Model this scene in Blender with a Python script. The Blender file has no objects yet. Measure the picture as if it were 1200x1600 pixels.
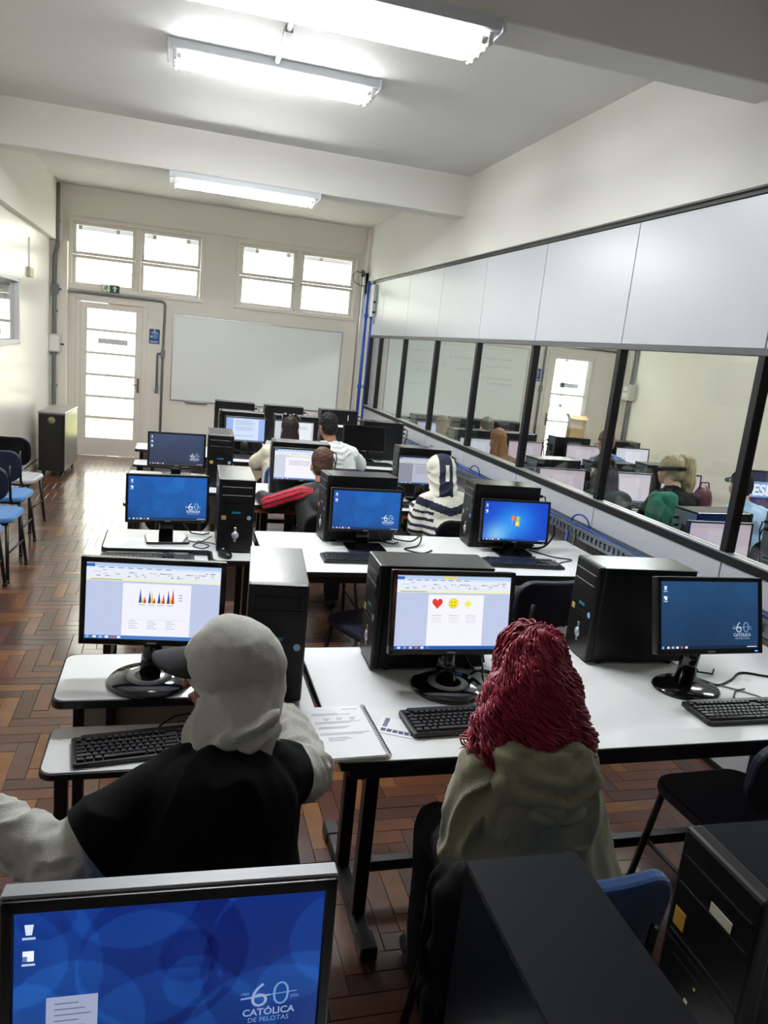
import bpy, bmesh, math, random
import numpy as np
from mathutils import Vector, Matrix, noise

C = bpy.context.scene.collection
SC = bpy.context.scene
random.seed(7)
PI = math.pi
R = math.radians

# ------------------------------------------------------------------ camera
cam_d = bpy.data.cameras.new('camera')
cam = bpy.data.objects.new('camera', cam_d)
C.objects.link(cam)
cam_d.sensor_fit = 'VERTICAL'
cam_d.sensor_height = 32.0
cam_d.lens = 1164.96 / 1600.0 * 32.0
cam_d.clip_start = 0.03
cam_d.clip_end = 200
CAMZ = 1.857


def cam_axes(yaw, pitch, roll):
    Rz = Matrix.Rotation(yaw, 3, 'Z')
    cp, sp = math.cos(pitch), math.sin(pitch)
    f, u, r = Vector((0, cp, sp)), Vector((0, -sp, cp)), Vector((1, 0, 0))
    cr, sr = math.cos(roll), math.sin(roll)
    return Rz @ (cr * r + sr * u), Rz @ (-sr * r + cr * u), Rz @ f


c_r, c_u, c_f = cam_axes(-0.28517752, -0.21333676, 0.10281734)
cam.matrix_world = Matrix(((c_r.x, c_u.x, -c_f.x, 0), (c_r.y, c_u.y, -c_f.y, 0), (c_r.z, c_u.z, -c_f.z, CAMZ), (0, 0, 0, 1)))
SC.camera = cam

# ------------------------------------------------------------------ world, exposure
SKY_STRENGTH = 20.0
TUBE_STRENGTH = 105.0
SC.view_settings.view_transform = 'Standard'
SC.view_settings.look = 'None'
SC.view_settings.gamma = 1.0
SC.view_settings.use_curve_mapping = False
SC.view_settings.exposure = 0.1
SC.cycles.use_denoising = True
SC.cycles.max_bounces = 8
SC.cycles.diffuse_bounces = 5
SC.cycles.transparent_max_bounces = 16
SC.cycles.sample_clamp_indirect = 6.0
SC.cycles.caustics_reflective = False
SC.cycles.caustics_refractive = False
w = bpy.data.worlds.new('overcast_sky')
SC.world = w
w.use_nodes = True
w.node_tree.nodes['Background'].inputs[0].default_value = (0.93, 0.97, 1.0, 1)
w.node_tree.nodes['Background'].inputs[1].default_value = SKY_STRENGTH


# ------------------------------------------------------------------ materials
def lin(c):
    return tuple(((v / 255) / 12.92 if v / 255 <= 0.04045 else ((v / 255 + 0.055) / 1.055) ** 2.4) for v in c)


MATS = {}


def mat(name, rgb, rough=0.6, metal=0.0, spec=0.5, emit=None, estr=0.0, nscale=0, namt=0.0, bump=0.0, coat=0.0, sheen=0.0, stretch=None):
    if name in MATS:
        return MATS[name]
    m = bpy.data.materials.new(name)
    m.use_nodes = True
    nt = m.node_tree
    b = nt.nodes['Principled BSDF']
    col = lin(rgb)
    b.inputs['Base Color'].default_value = (*col, 1)
    b.inputs['Roughness'].default_value = rough
    b.inputs['Metallic'].default_value = metal
    b.inputs['Specular IOR Level'].default_value = spec
    b.inputs['Coat Weight'].default_value = coat
    b.inputs['Coat Roughness'].default_value = 0.12
    b.inputs['Sheen Weight'].default_value = sheen
    if emit:
        b.inputs['Emission Color'].default_value = (*lin(emit), 1)
        b.inputs['Emission Strength'].default_value = estr
    if nscale:
        tc = nt.nodes.new('ShaderNodeTexCoord')
        mp = nt.nodes.new('ShaderNodeMapping')
        if stretch:
            mp.inputs['Scale'].default_value = stretch
        nz = nt.nodes.new('ShaderNodeTexNoise')
        nz.inputs['Scale'].default_value = nscale
        nz.inputs['Detail'].default_value = 5
        nt.links.new(tc.outputs['Object'], mp.inputs[0])
        nt.links.new(mp.outputs[0], nz.inputs['Vector'])
        if namt:
            mr = nt.nodes.new('ShaderNodeMapRange')
            mr.inputs['From Min'].default_value = 0.3
            mr.inputs['From Max'].default_value = 0.7
            mr.inputs['To Min'].default_value = 1 - namt
            mr.inputs['To Max'].default_value = 1 + namt
            mx = nt.nodes.new('ShaderNodeVectorMath')
            mx.operation = 'SCALE'
            mx.inputs[0].default_value = col
            nt.links.new(nz.outputs[0], mr.inputs[0])
            nt.links.new(mr.outputs[0], mx.inputs['Scale'])
            nt.links.new(mx.outputs[0], b.inputs['Base Color'])
        if bump:
            bp = nt.nodes.new('ShaderNodeBump')
            bp.inputs['Strength'].default_value = bump
            bp.inputs['Distance'].default_value = 0.004
            nt.links.new(nz.outputs[0], bp.inputs['Height'])
            nt.links.new(bp.outputs[0], b.inputs['Normal'])
    MATS[name] = m
    return m


def glass_mat(name, tint=(255, 255, 255), ior=1.45, rough=0.0):
    m = bpy.data.materials.new(name)
    m.use_nodes = True
    nt = m.node_tree
    nt.nodes.remove(nt.nodes['Principled BSDF'])
    t = nt.nodes.new('ShaderNodeBsdfTransparent')
    t.inputs[0].default_value = (*lin(tint), 1)
    g = nt.nodes.new('ShaderNodeBsdfGlossy')
    g.inputs['Roughness'].default_value = rough
    lw = nt.nodes.new('ShaderNodeLayerWeight')          # same on both faces of the pane
    lw.inputs['Blend'].default_value = 0.5
    pw = nt.nodes.new('ShaderNodeMath')
    pw.operation = 'POWER'
    pw.inputs[1].default_value = 5
    fr = nt.nodes.new('ShaderNodeMath')
    fr.operation = 'MULTIPLY_ADD'
    f0 = ((ior - 1) / (ior + 1)) ** 2
    fr.inputs[1].default_value = 1 - f0
    fr.inputs[2].default_value = f0
    nt.links.new(lw.outputs['Facing'], pw.inputs[0])
    nt.links.new(pw.outputs[0], fr.inputs[0])
    mx = nt.nodes.new('ShaderNodeMixShader')
    nt.links.new(fr.outputs[0], mx.inputs[0])
    nt.links.new(t.outputs[0], mx.inputs[1])
    nt.links.new(g.outputs[0], mx.inputs[2])
    nt.links.new(mx.outputs[0], nt.nodes['Material Output'].inputs[0])
    MATS[name] = m
    return m


def screen_mat(name, strength):
    m = bpy.data.materials.new(name)
    m.use_nodes = True
    nt = m.node_tree
    b = nt.nodes['Principled BSDF']
    at = nt.nodes.new('ShaderNodeAttribute')
    at.attribute_name = 'Col'
    b.inputs['Base Color'].default_value = (0.012, 0.012, 0.014, 1)
    b.inputs['Roughness'].default_value = 0.32
    nt.links.new(at.outputs['Color'], b.inputs['Emission Color'])
    b.inputs['Emission Strength'].default_value = strength
    MATS[name] = m
    return m


def print_mat(name, rough=0.6):
    m = bpy.data.materials.new(name)
    m.use_nodes = True
    nt = m.node_tree
    at = nt.nodes.new('ShaderNodeAttribute')
    at.attribute_name = 'Col'
    nt.links.new(at.outputs['Color'], nt.nodes['Principled BSDF'].inputs['Base Color'])
    nt.nodes['Principled BSDF'].inputs['Roughness'].default_value = rough
    MATS[name] = m
    return m


M_wall = mat('wall_paint', (226, 220, 208), 0.55, nscale=3, namt=0.015, bump=0.03)
M_wall_gloss = mat('wall_gloss_paint', (224, 221, 213), 0.28, nscale=2.5, namt=0.015, bump=0.05)
M_ceil = mat('ceiling_paint', (214, 214, 209), 0.7, nscale=2, namt=0.02, bump=0.03)
M_beam = mat('beam_paint', (218, 217, 210), 0.6, nscale=2, namt=0.015)
M_frame_w = mat('cream_frame_paint', (222, 217, 206), 0.45)
M_panel = mat('partition_laminate', (192, 195, 200), 0.34, nscale=1.4, namt=0.015)
M_rail = mat('partition_black_aluminium', (15, 14, 15), 0.5, metal=0.0, spec=0.3)
M_railg = mat('partition_grey_aluminium', (84, 84, 86), 0.4, metal=0.4)
M_glass = glass_mat('partition_glass', (246, 250, 248), 1.42)
M_wglass = glass_mat('window_glass', (250, 252, 252), 1.45)
M_conduit = mat('grey_conduit', (108, 112, 112), 0.5)
M_box_g = mat('grey_box_plastic', (186, 184, 178), 0.5)
M_wb = mat('whiteboard_enamel', (230, 235, 229), 0.3)
M_alu = mat('aluminium', (190, 190, 188), 0.35, metal=0.8)
M_top = mat('white_laminate', (238, 240, 239), 0.26, nscale=6, namt=0.02)
M_edge = mat('black_edge_band', (12, 12, 14), 0.5)
M_blackmetal = mat('black_painted_steel', (11, 10, 11), 0.42, spec=0.5)
M_apron = mat('brown_apron_board', (128, 82, 50), 0.5)
M_grey_board = mat('grey_backing_board', (150, 145, 142), 0.6)
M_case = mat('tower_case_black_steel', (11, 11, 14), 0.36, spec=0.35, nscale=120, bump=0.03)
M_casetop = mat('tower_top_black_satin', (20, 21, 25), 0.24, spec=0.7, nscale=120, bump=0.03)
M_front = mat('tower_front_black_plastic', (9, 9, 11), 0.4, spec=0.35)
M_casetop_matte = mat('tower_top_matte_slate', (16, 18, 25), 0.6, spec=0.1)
M_front_g = mat('tower_front_groove', (6, 6, 7), 0.5)
M_silver = mat('tower_silver_trim', (176, 178, 180), 0.3, metal=0.7)
M_blackpl = mat('black_plastic', (11, 11, 13), 0.38)
M_gloss = mat('glossy_black_plastic', (10, 10, 12), 0.12, coat=0.4)
M_key = mat('keycap_black', (22, 22, 24), 0.42)
M_cable = mat('black_cable', (16, 16, 17), 0.5)
M_cableb = mat('blue_cable', (24, 68, 150), 0.5)
M_cableg = mat('grey_cable', (160, 160, 158), 0.5)
M_greymon = mat('grey_monitor_trim', (150, 152, 156), 0.4)
M_blue = mat('blue_fabric', (26, 78, 140), 0.85, nscale=240, namt=0.1, bump=0.1, sheen=0.3)
M_lblue = mat('bright_blue_fabric', (62, 126, 186), 0.8, nscale=240, namt=0.1, bump=0.1, sheen=0.3)
M_navy = mat('navy_vinyl', (10, 16, 40), 0.6, nscale=200, bump=0.05)
M_blackfab = mat('black_fabric', (9, 9, 11), 0.85, spec=0.2, nscale=240, bump=0.1)
M_greyseat = mat('grey_vinyl_seat', (176, 178, 182), 0.35)
M_white = mat('white_plastic', (226, 226, 222), 0.45)
M_whitemetal = mat('white_enamel', (196, 200, 204), 0.45)
M_tube = mat('fluorescent_tube', (255, 255, 255), 0.4, emit=(250, 252, 255), estr=TUBE_STRENGTH)
M_paper = mat('paper', (236, 237, 240), 0.7)
M_pipe = mat('blue_pipe', (28, 78, 165), 0.45)
M_gal = mat('galvanised_steel', (120, 128, 138), 0.42, metal=0.55)
M_dark = mat('dark_void', (12, 12, 14), 0.8)
M_red = mat('red_strip', (206, 92, 84), 0.5)
M_brass = mat('door_hardware', (130, 120, 105), 0.35, metal=0.8)
M_card = mat('cardboard', (196, 164, 112), 0.8, nscale=30, namt=0.05)
M_cream_ext = mat('exterior_cream_render', (238, 234, 216), 0.9, nscale=3, namt=0.03)
M_ext_w = mat('exterior_white_render', (238, 238, 234), 0.9)
M_ext_grey = mat('exterior_grey', (120, 122, 124), 0.7)
M_ext_dark = mat('exterior_dark_frame', (62, 63, 66), 0.7)
M_ext_yel = mat('exterior_yellow_kerb', (206, 200, 142), 0.8)
M_joint = mat('floor_joint', (40, 24, 17), 0.8)
M_screen = screen_mat('screen_light', 1.0)
M_print = print_mat('flat_print')
M_maroon = mat('maroon_leather', (78, 22, 36), 0.4)
M_led = mat('blue_led', (60, 120, 255), 0.4, emit=(60, 120, 255), estr=3.0)
M_flare_plate = glass_mat('flare_tinted_plate', (128, 128, 130), 1.45)  # see-through grey stands in for flare lightening the backlit plate
M_bottle = glass_mat('clear_bottle', (222, 232, 240), 1.45, 0.02)
M_green = mat('green_knit', (28, 104, 82), 0.9, nscale=60, namt=0.12, bump=0.3)
M_wood = []
for k, c in enumerate(((88, 53, 35), (116, 76, 42), (74, 42, 29), (98, 58, 38), (68, 42, 33), (84, 57, 46))):
    M_wood.append(mat('parquet_wood_' + 'abcdef'[k], c, 0.28, nscale=14, namt=0.16, bump=0.1, coat=0.6, stretch=(1, 1, 1)))


# ------------------------------------------------------------------ mesh helper
class MB:
    """collects shapes and links them as one mesh object"""

    def __init__(s):
        s.bm = bmesh.new()

    def _add(s, tmp, mi, smooth=False):
        for f in tmp.faces:
            f.material_index = mi
            f.smooth = smooth
        me = bpy.data.meshes.new('tmp')
        tmp.to_mesh(me)
        tmp.free()
        s.bm.from_mesh(me)
        bpy.data.meshes.remove(me)
        return s

    def box(s, c, d, mi=0, bev=0.0, seg=1, rot=None):
        t = bmesh.new()
        bmesh.ops.create_cube(t, size=1)
        bmesh.ops.scale(t, vec=d, verts=t.verts)
        if bev:
            bmesh.ops.bevel(t, geom=t.edges[:], offset=bev, segments=seg, affect='EDGES', profile=0.5)
        if rot is not None:
            bmesh.ops.transform(t, matrix=rot.to_4x4() if len(rot) == 3 else rot, verts=t.verts)
        bmesh.ops.translate(t, vec=c, verts=t.verts)
        return s._add(t, mi)

    def b2(s, a, b, mi=0, bev=0.0, seg=1):
        return s.box([(a[i] + b[i]) / 2 for i in range(3)], [abs(b[i] - a[i]) for i in range(3)], mi, bev, seg)

    def cyl(s, p0, p1, r0, r1=None, n=14, mi=0, smooth=True, cap=True):
        r1 = r0 if r1 is None else r1
        p0, p1 = Vector(p0), Vector(p1)
        d = p1 - p0
        t = bmesh.new()
        bmesh.ops.create_cone(t, cap_ends=cap, segments=n, radius1=r0, radius2=r1, depth=d.length)
        M = Matrix.Translation((p0 + p1) / 2) @ d.to_track_quat('Z', 'Y').to_matrix().to_4x4()
        bmesh.ops.transform(t, matrix=M, verts=t.verts)
        s._add(t, mi, smooth)
        return s

    def tube(s, pts, r, n=6, mi=0, closed=False):
        pts = [Vector(p) for p in pts]
        t = bmesh.new()
        rings = []
        up = Vector((0.13, 0.21, 0.97)).normalized()
        for i, p in enumerate(pts):
            a = pts[max(i - 1, 0)]
            b = pts[min(i + 1, len(pts) - 1)]
            d = (b - a).normalized() if (b - a).length > 1e-9 else Vector((0, 0, 1))
            x = d.cross(up)
            if x.length < 0.05:
                x = d.cross(Vector((1, 0, 0)))
            x.normalize()
            y = d.cross(x)
            rr = r[i] if isinstance(r, (list, tuple)) else r
            rings.append([t.verts.new(p + rr * (math.cos(2 * PI * k / n) * x + math.sin(2 * PI * k / n) * y)) for k in range(n)])
        for i in range(len(rings) - 1):
            for k in range(n):
                t.faces.new((rings[i][k], rings[i][(k + 1) % n], rings[i + 1][(k + 1) % n], rings[i + 1][k]))
        t.faces.new(rings[0][::-1])
        t.faces.new(rings[-1])
        bmesh.ops.recalc_face_normals(t, faces=t.faces[:])
        return s._add(t, mi, True)

    def lathe(s, prof, n=28, c=(0, 0, 0), mi=0, sy=1.0, smooth=True):
        t = bmesh.new()
        rings = []
        for r, z in prof:
            if r < 1e-6:
                rings.append([t.verts.new((c[0], c[1], c[2] + z))])
            else:
                rings.append([t.verts.new((c[0] + r * math.cos(2 * PI * k / n), c[1] + sy * r * math.sin(2 * PI * k / n), c[2] + z)) for k in range(n)])
        for a, b in zip(rings, rings[1:]):
            for k in range(n):
                va = [a[k % len(a)], a[(k + 1) % len(a)]] if len(a) > 1 else [a[0]]
                vb = [b[(k + 1) % len(b)], b[k % len(b)]] if len(b) > 1 else [b[0]]
                if len(va) + len(vb) >= 3:
                    t.faces.new(va + vb)
        bmesh.ops.recalc_face_normals(t, faces=t.faces[:])
        return s._add(t, mi, smooth)

    def prism(s, poly, z0, z1, mi=0, bev=0.0, M=None, smooth=False, mtop=None):
        t = bmesh.new()
        vs = [t.verts.new((p[0], p[1], z0)) for p in poly]
        f = t.faces.new(vs)
        r = bmesh.ops.extrude_face_region(t, geom=[f])
        bmesh.ops.translate(t, vec=(0, 0, z1 - z0), verts=[v for v in r['geom'] if isinstance(v, bmesh.types.BMVert)])
        bmesh.ops.recalc_face_normals(t, faces=t.faces[:])
        if bev:
            bmesh.ops.bevel(t, geom=[e for e in t.edges if abs(e.verts[0].co.z - e.verts[1].co.z) < 1e-6], offset=bev, segments=2, affect='EDGES', profile=0.5)
        if M is not None:
            bmesh.ops.transform(t, matrix=M, verts=t.verts)
        s._add(t, mi, smooth)
        return s

    def ell(s, c, r, mi=0, n=16, rot=None):
        t = bmesh.new()
        bmesh.ops.create_uvsphere(t, u_segments=n, v_segments=max(6, n // 2), radius=1)
        bmesh.ops.scale(t, vec=r, verts=t.verts)
        if rot is not None:
            bmesh.ops.transform(t, matrix=rot.to_4x4(), verts=t.verts)
        bmesh.ops.translate(t, vec=c, verts=t.verts)
        return s._add(t, mi, True)

    def quad(s, pts, mi=0):
        s.bm.faces.new([s.bm.verts.new(p) for p in pts]).material_index = mi
        return s

    def done(s, name, mats, parent=None, smooth_angle=None, loc=None):
        me = bpy.data.meshes.new(name)
        s.bm.to_mesh(me)
        s.bm.free()
        return link(name, me, mats, parent, loc)


def link(name, me, mats, parent=None, loc=None):
    if mats is not None:
        for m in (mats if isinstance(mats, (list, tuple)) else [mats]):
            me.materials.append(m)
    o = bpy.data.objects.new(name, me)
    C.objects.link(o)
    if parent is not None:
        o.parent = parent
    if loc is not None:
        o.location = loc
    return o


def tag(o, label=None, cat=None, group=None, kind=None):
    if label:
        o['label'] = label
    if cat:
        o['category'] = cat
    if group:
        o['group'] = group
    if kind:
        o['kind'] = kind
    return o


def thing(name, label, cat, loc=(0, 0, 0), rz=0.0, group=None):
    o = bpy.data.objects.new(name, None)
    o.empty_display_size = 0.05
    C.objects.link(o)
    o.location = loc
    o.rotation_euler = (0, 0, rz)
    return tag(o, label, cat, group)


def copy_tree(o, parent=None):
    c = o.copy()
    C.objects.link(c)
    if parent is not None:
        c.parent = parent
    for ch in list(o.children):
        copy_tree(ch, c)
    return c


def rrect(x0, y0, x1, y1, r, n=6, corners=(1, 1, 1, 1)):
    """rounded rectangle, ccw from lower left; corners order ll, lr, ur, ul"""
    out = []
    for (cx, cy, a0, sx, sy, k) in ((x0, y0, 180, 1, 1, 0), (x1, y0, 270, -1, 1, 1), (x1, y1, 0, -1, -1, 2), (x0, y1, 90, 1, -1, 3)):
        if not corners[k] or r <= 0:
            out.append((cx, cy))
            continue
        for i in range(n + 1):
            a = R(a0 + 90 * i / n)
            out.append((cx + sx * r + r * math.cos(a), cy + sy * r + r * math.sin(a)))
    return out


_txt = {}


def text_geo(s, bold=0.0):
    k = (s, bold)
    if k in _txt:
        return _txt[k]
    cu = bpy.data.curves.new('t', 'FONT')
    cu.body = s
    cu.size = 1.0
    cu.resolution_u = 3
    cu.offset = bold
    cu.fill_mode = 'FRONT'
    o = bpy.data.objects.new('t', cu)
    C.objects.link(o)
    me = bpy.data.meshes.new_from_object(o.evaluated_get(bpy.context.evaluated_depsgraph_get()))
    vs = [(v.co.x, v.co.y) for v in me.vertices]
    fs = [tuple(p.vertices) for p in me.polygons]
    bpy.data.objects.remove(o)
    bpy.data.curves.remove(cu)
    bpy.data.meshes.remove(me)
    _txt[k] = (vs, fs)
    return _txt[k]


class Art:
    """flat picture (screen image, print): coloured shapes in layers, x right, y up, in metres"""

    def __init__(s, w, h):
        s.w, s.h = w, h
        s.v, s.f, s.c, s.z = [], [], [], 0.0

    def _l(s):
        s.z += 0.00004

    def poly(s, pts, col, layer=True):
        if layer:
            s._l()
        n = len(s.v)
        for p in pts:
            s.v.append((p[0], p[1], s.z))
        s.f.append(tuple(range(n, n + len(pts))))
        s.c.append([lin(col)] * len(pts))

    def rect(s, x0, y0, x1, y1, col, layer=True):
        s.poly([(x0, y0), (x1, y0), (x1, y1), (x0, y1)], col, layer)

    def disk(s, x, y, r, col, n=24, ry=None):
        s.poly([(x + r * math.cos(2 * PI * k / n), y + (ry or r) * math.sin(2 * PI * k / n)) for k in range(n)], col)

    def ring(s, x, y, rx, ry, t, col, a0=0, a1=360, n=28):
        s._l()
        for k in range(n):
            a, b = R(a0 + (a1 - a0) * k / n), R(a0 + (a1 - a0) * (k + 1) / n)
            s.poly([(x + rx * math.cos(a), y + ry * math.sin(a)), (x + rx * math.cos(b), y + ry * math.sin(b)),
                    (x + (rx - t) * math.cos(b), y + (ry - t) * math.sin(b)), (x + (rx - t) * math.cos(a), y + (ry - t) * math.sin(a))], col, False)

    def line(s, pts, t, col):
        s._l()
        for (ax, ay), (bx, by) in zip(pts, pts[1:]):
            L = math.hypot(bx - ax, by - ay) or 1
            nx, ny = -(by - ay) / L * t / 2, (bx - ax) / L * t / 2
            s.poly([(ax + nx, ay + ny), (ax - nx, ay - ny), (bx - nx, by - ny), (bx + nx, by + ny)], col, False)

    def text(s, t, x, y, size, col, bold=0.0, align='l', sx=1.0):
        s._l()
        vs, fs = text_geo(t, bold)
        if not vs:
            return
        x1 = max(v[0] for v in vs)
        off = {'l': 0, 'c': -x1 / 2, 'r': -x1}[align]
        for f in fs:
            n = len(s.v)
            for i in f:
                s.v.append((x + (vs[i][0] + off) * size * sx, y + vs[i][1] * size, s.z))
            s.f.append(tuple(range(n, n + len(f))))
            s.c.append([lin(col)] * len(f))

    def grid(s, fn, nu, nv):
        n = len(s.v)
        cols = []
        for j in range(nv + 1):
            for i in range(nu + 1):
                s.v.append((s.w * i / nu, s.h * j / nv, 0))
                cols.append(lin(fn(i / nu, j / nv)))
        for j in range(nv):
            for i in range(nu):
                q = (j * (nu + 1) + i, j * (nu + 1) + i + 1, (j + 1) * (nu + 1) + i + 1, (j + 1) * (nu + 1) + i)
                s.f.append(tuple(n + k for k in q))
                s.c.append([cols[k] for k in q])

    def done(s, name, m, parent=None, M=None):
        """M maps the picture plane (x right, y up, z out) to the parent's space"""
        me = bpy.data.meshes.new(name)
        me.from_pydata(s.v, [], s.f)
        ca = me.color_attributes.new('Col', 'FLOAT_COLOR', 'CORNER')
        flat = []
        for cs in s.c:
            for c in cs:
                flat += [c[0], c[1], c[2], 1.0]
        ca.data.foreach_set('color', flat)
        if M is not None:
            me.transform(M)
        return link(name, me, m, parent)


def face_M(origin, right, up):
    r, u = Vector(right).normalized(), Vector(up).normalized()
    n = r.cross(u)
    o = Vector(origin)
    return Matrix(((r.x, u.x, n.x, o.x), (r.y, u.y, n.y, o.y), (r.z, u.z, n.z, o.z), (0, 0, 0, 1)))

# ------------------------------------------------------------------ the room shell
XL, XH, XP, XO = -1.62, 2.60, 2.665, 7.1      # left wall, header face, partition centre, far wall of the room next door
YB, YF, ZC = 11.08, -4.5, 3.53


def struct(name, mb, mats, parent=None):
    o = mb.done(name, mats, parent)
    if parent is None:
        o['kind'] = 'structure'
    return o


def wall_with_holes(mb, x0, x1, y0, y1, z1, holes):
    """wall along x with rectangular openings (xa, xb, za, zb)"""
    xs = sorted({x0, x1} | {h[0] for h in holes} | {h[1] for h in holes})
    for a, b in zip(xs, xs[1:]):
        hs = sorted([h for h in holes if h[0] <= a + 1e-6 and h[1] >= b - 1e-6], key=lambda h: h[2])
        z = 0.0
        for h in hs:
            if h[2] > z + 1e-6:
                mb.b2((a, y0, z), (b, y1, h[2]))
            z = h[3]
        if z < z1:
            mb.b2((a, y0, z), (b, y1, z1))


W1, W2 = (-1.43, 0.32, 2.23, 3.15), (0.745, 2.485, 2.215, 3.15)
DR = (-1.33, -0.41, 0.0, 2.14)
DR2 = (5.72, 6.60, 0.0, 2.12)
W3, W4 = (5.01, 6.76, 2.23, 3.15), (2.84, 4.59, 2.215, 3.15)
mb = MB()
wall_with_holes(mb, XL - 0.2, XO + 0.2, YB, YB + 0.2, ZC, [W1, W2, DR, DR2, W3, W4])
mb.b2((-1.5, YB - 0.012, 3.165), (2.6, YB, 3.2))                 # thin ledge over the windows
wall_back = struct('wall_back', mb, M_wall)
mb = MB()
LW = (6.9, 8.82, 1.53, 2.19)                                       # opening in the left wall (y, y, z, z)
mb.b2((XL - 0.18, YF - 0.2, 0), (XL, LW[0], 2.83))
mb.b2((XL - 0.18, LW[1], 0), (XL, YB + 0.1, 2.83))
mb.b2((XL - 0.18, LW[0], 0), (XL, LW[1], LW[2]))
mb.b2((XL - 0.18, LW[0], LW[3]), (XL, LW[1], 2.83))
struct('wall_left', mb, M_wall_gloss)
mb = MB()
mb.b2((XL - 0.18, YF - 0.2, 2.81), (-1.55, YB, ZC))
struct('trim_1', mb, M_wall)
mb = MB()
mb.b2((XH, YF - 0.2, 2.785), (2.78, YB, ZC))
struct('trim_2', mb, M_beam)
mb = MB()
mb.b2((XL - 0.2, YF - 0.2, 0), (XO + 0.2, YF, ZC))
struct('wall_front', mb, M_wall)
mb = MB()
mb.b2((XO, YF - 0.2, 0), (XO + 0.2, YB + 0.1, ZC))
struct('wall_far_right', mb, M_wall)
mb = MB()
mb.b2((XL - 0.2, YF - 0.2, ZC), (XO + 0.2, YB + 0.2, ZC + 0.15))
struct('ceiling', mb, M_ceil)
for y0 in (3.10, 7.15):
    mb = MB()
    mb.b2((-1.56, y0, 3.172), (XH + 0.02, y0 + 0.23, ZC + 0.02), bev=0.006)
    tag(mb.done('ceiling_beam', M_beam), kind='structure')
mb = MB()
mb.b2((2.53, YB - 0.2, 0), (2.64, YB, 2.9))
mb.b2((2.56, YB - 0.2, 2.6), (2.60, YB, ZC))
tag(mb.done('pillar_corner', M_wall), kind='structure')
mb = MB()
mb.b2((XL - 0.02, YB - 0.16, 0), (-1.42, YB, 2.82))
mb.b2((-1.56, YB - 0.1, 2.8), (-1.5, YB, ZC))
tag(mb.done('pillar_left', M_wall), kind='structure')

# floor: dark bed with herringbone parquet laid on it, the nearest 300 blocks singly
mb = MB()
mb.b2((XL - 0.2, YF - 0.2, -0.2), (XO + 0.2, YB + 0.2, -0.016))
floor = struct('floor', mb, M_joint)
mb = MB()
mb.b2((XP + 0.03, YF, -0.017), (XO, YB, 0.0))
mb.done('floor_sheet', M_wood[0], floor)
PW, PL = 0.073, 0.292


def block_mesh(name, lx, ly, m):
    mb = MB()
    g = 0.0008
    x, y = lx / 2 - g, ly / 2 - g
    b = 0.0012
    t = bmesh.new()
    lo = [t.verts.new(p) for p in ((-x, -y, -0.018), (x, -y, -0.018), (x, y, -0.018), (-x, y, -0.018))]
    mi = [t.verts.new(p) for p in ((-x, -y, -b), (x, -y, -b), (x, y, -b), (-x, y, -b))]
    hi = [t.verts.new(p) for p in ((-x + b, -y + b, 0), (x - b, -y + b, 0), (x - b, y - b, 0), (-x + b, y - b, 0))]
    for a, c in ((lo, mi), (mi, hi)):
        for k in range(4):
            t.faces.new((a[k], a[(k + 1) % 4], c[(k + 1) % 4], c[k]))
    t.faces.new(hi)
    me = bpy.data.meshes.new(name)
    t.to_mesh(me)
    t.free()
    me.materials.append(m)
    return me


BM = {(h, k): block_mesh('parquet_block', PL if h else PW, PW if h else PL, M_wood[k]) for h in (0, 1) for k in range(6)}
blocks = []
for i in range(-140, 240):
    for j in range(-40, 60):
        ox, oy = i * PW + j * PL - 0.02, i * PW - j * PL
        for h in (1, 0):
            cx, cy = (ox + PL / 2, oy + PW / 2) if h else (ox + PW / 2, oy + PW + PL / 2)
            if XL - 0.04 < cx < 2.68 and YF - 0.05 < cy < YB + 0.05:
                blocks.append((cx, cy, h))


def on_screen(p):
    d = Vector(p) - Vector((0, 0, CAMZ))
    z = d.dot(c_f)
    if z < 0.2:
        return False
    x, y = 1164.96 * d.dot(c_r) / z, 1164.96 * d.dot(c_u) / z
    return abs(x) < 615 and abs(y) < 815


def seen_zone(x, y):
    return (x < -0.28 and y > 1.5) or (0.3 < x < 1.25 and 1.15 < y < 3.5) or (x > 1.1 and 1.2 < y < 3.0)


cand = sorted([b for b in blocks if seen_zone(b[0], b[1]) and on_screen((b[0], b[1], 0))], key=lambda b: b[0] ** 2 + b[1] ** 2)
near = set(cand[:300])
rest = {k: ([], [], []) for k in range(1)}
rv, rf, rm = [], [], []
for b in blocks:
    k = random.choice((0, 0, 1, 1, 2, 2, 3, 3, 4, 4, 5))
    tz = random.uniform(-0.0007, 0.0004)
    rx, ry = random.gauss(0, 0.0022), random.gauss(0, 0.0022)
    me = BM[(b[2], k)]
    if b in near:
        o = bpy.data.objects.new('parquet_block', me)
        C.objects.link(o)
        o.parent = floor
        o.location = (b[0], b[1], tz)
        o.rotation_euler = (rx, ry, 0)
    else:
        n = len(rv)
        for v in me.vertices:
            rv.append((v.co.x + b[0], v.co.y + b[1], v.co.z + tz - v.co.x * ry + v.co.y * rx))
        for p in me.polygons:
            rf.append(tuple(n + q for q in p.vertices))
            rm.append(k)
me = bpy.data.meshes.new('parquet_blocks')
me.from_pydata(rv, [], rf)
me.polygons.foreach_set('material_index', rm)
tag(link('parquet_field', me, M_wood, floor), kind='stuff')

# baseboards
for nm, a, b in (('baseboard_left', (XL, YF, 0), (XL + 0.015, YB - 0.16, 0.07)), ('baseboard_back', (-0.36, YB - 0.015, 0), (2.53, YB, 0.07))):
    mb = MB()
    mb.b2(a, b, bev=0.003)
    struct(nm, mb, M_frame_w)


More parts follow.
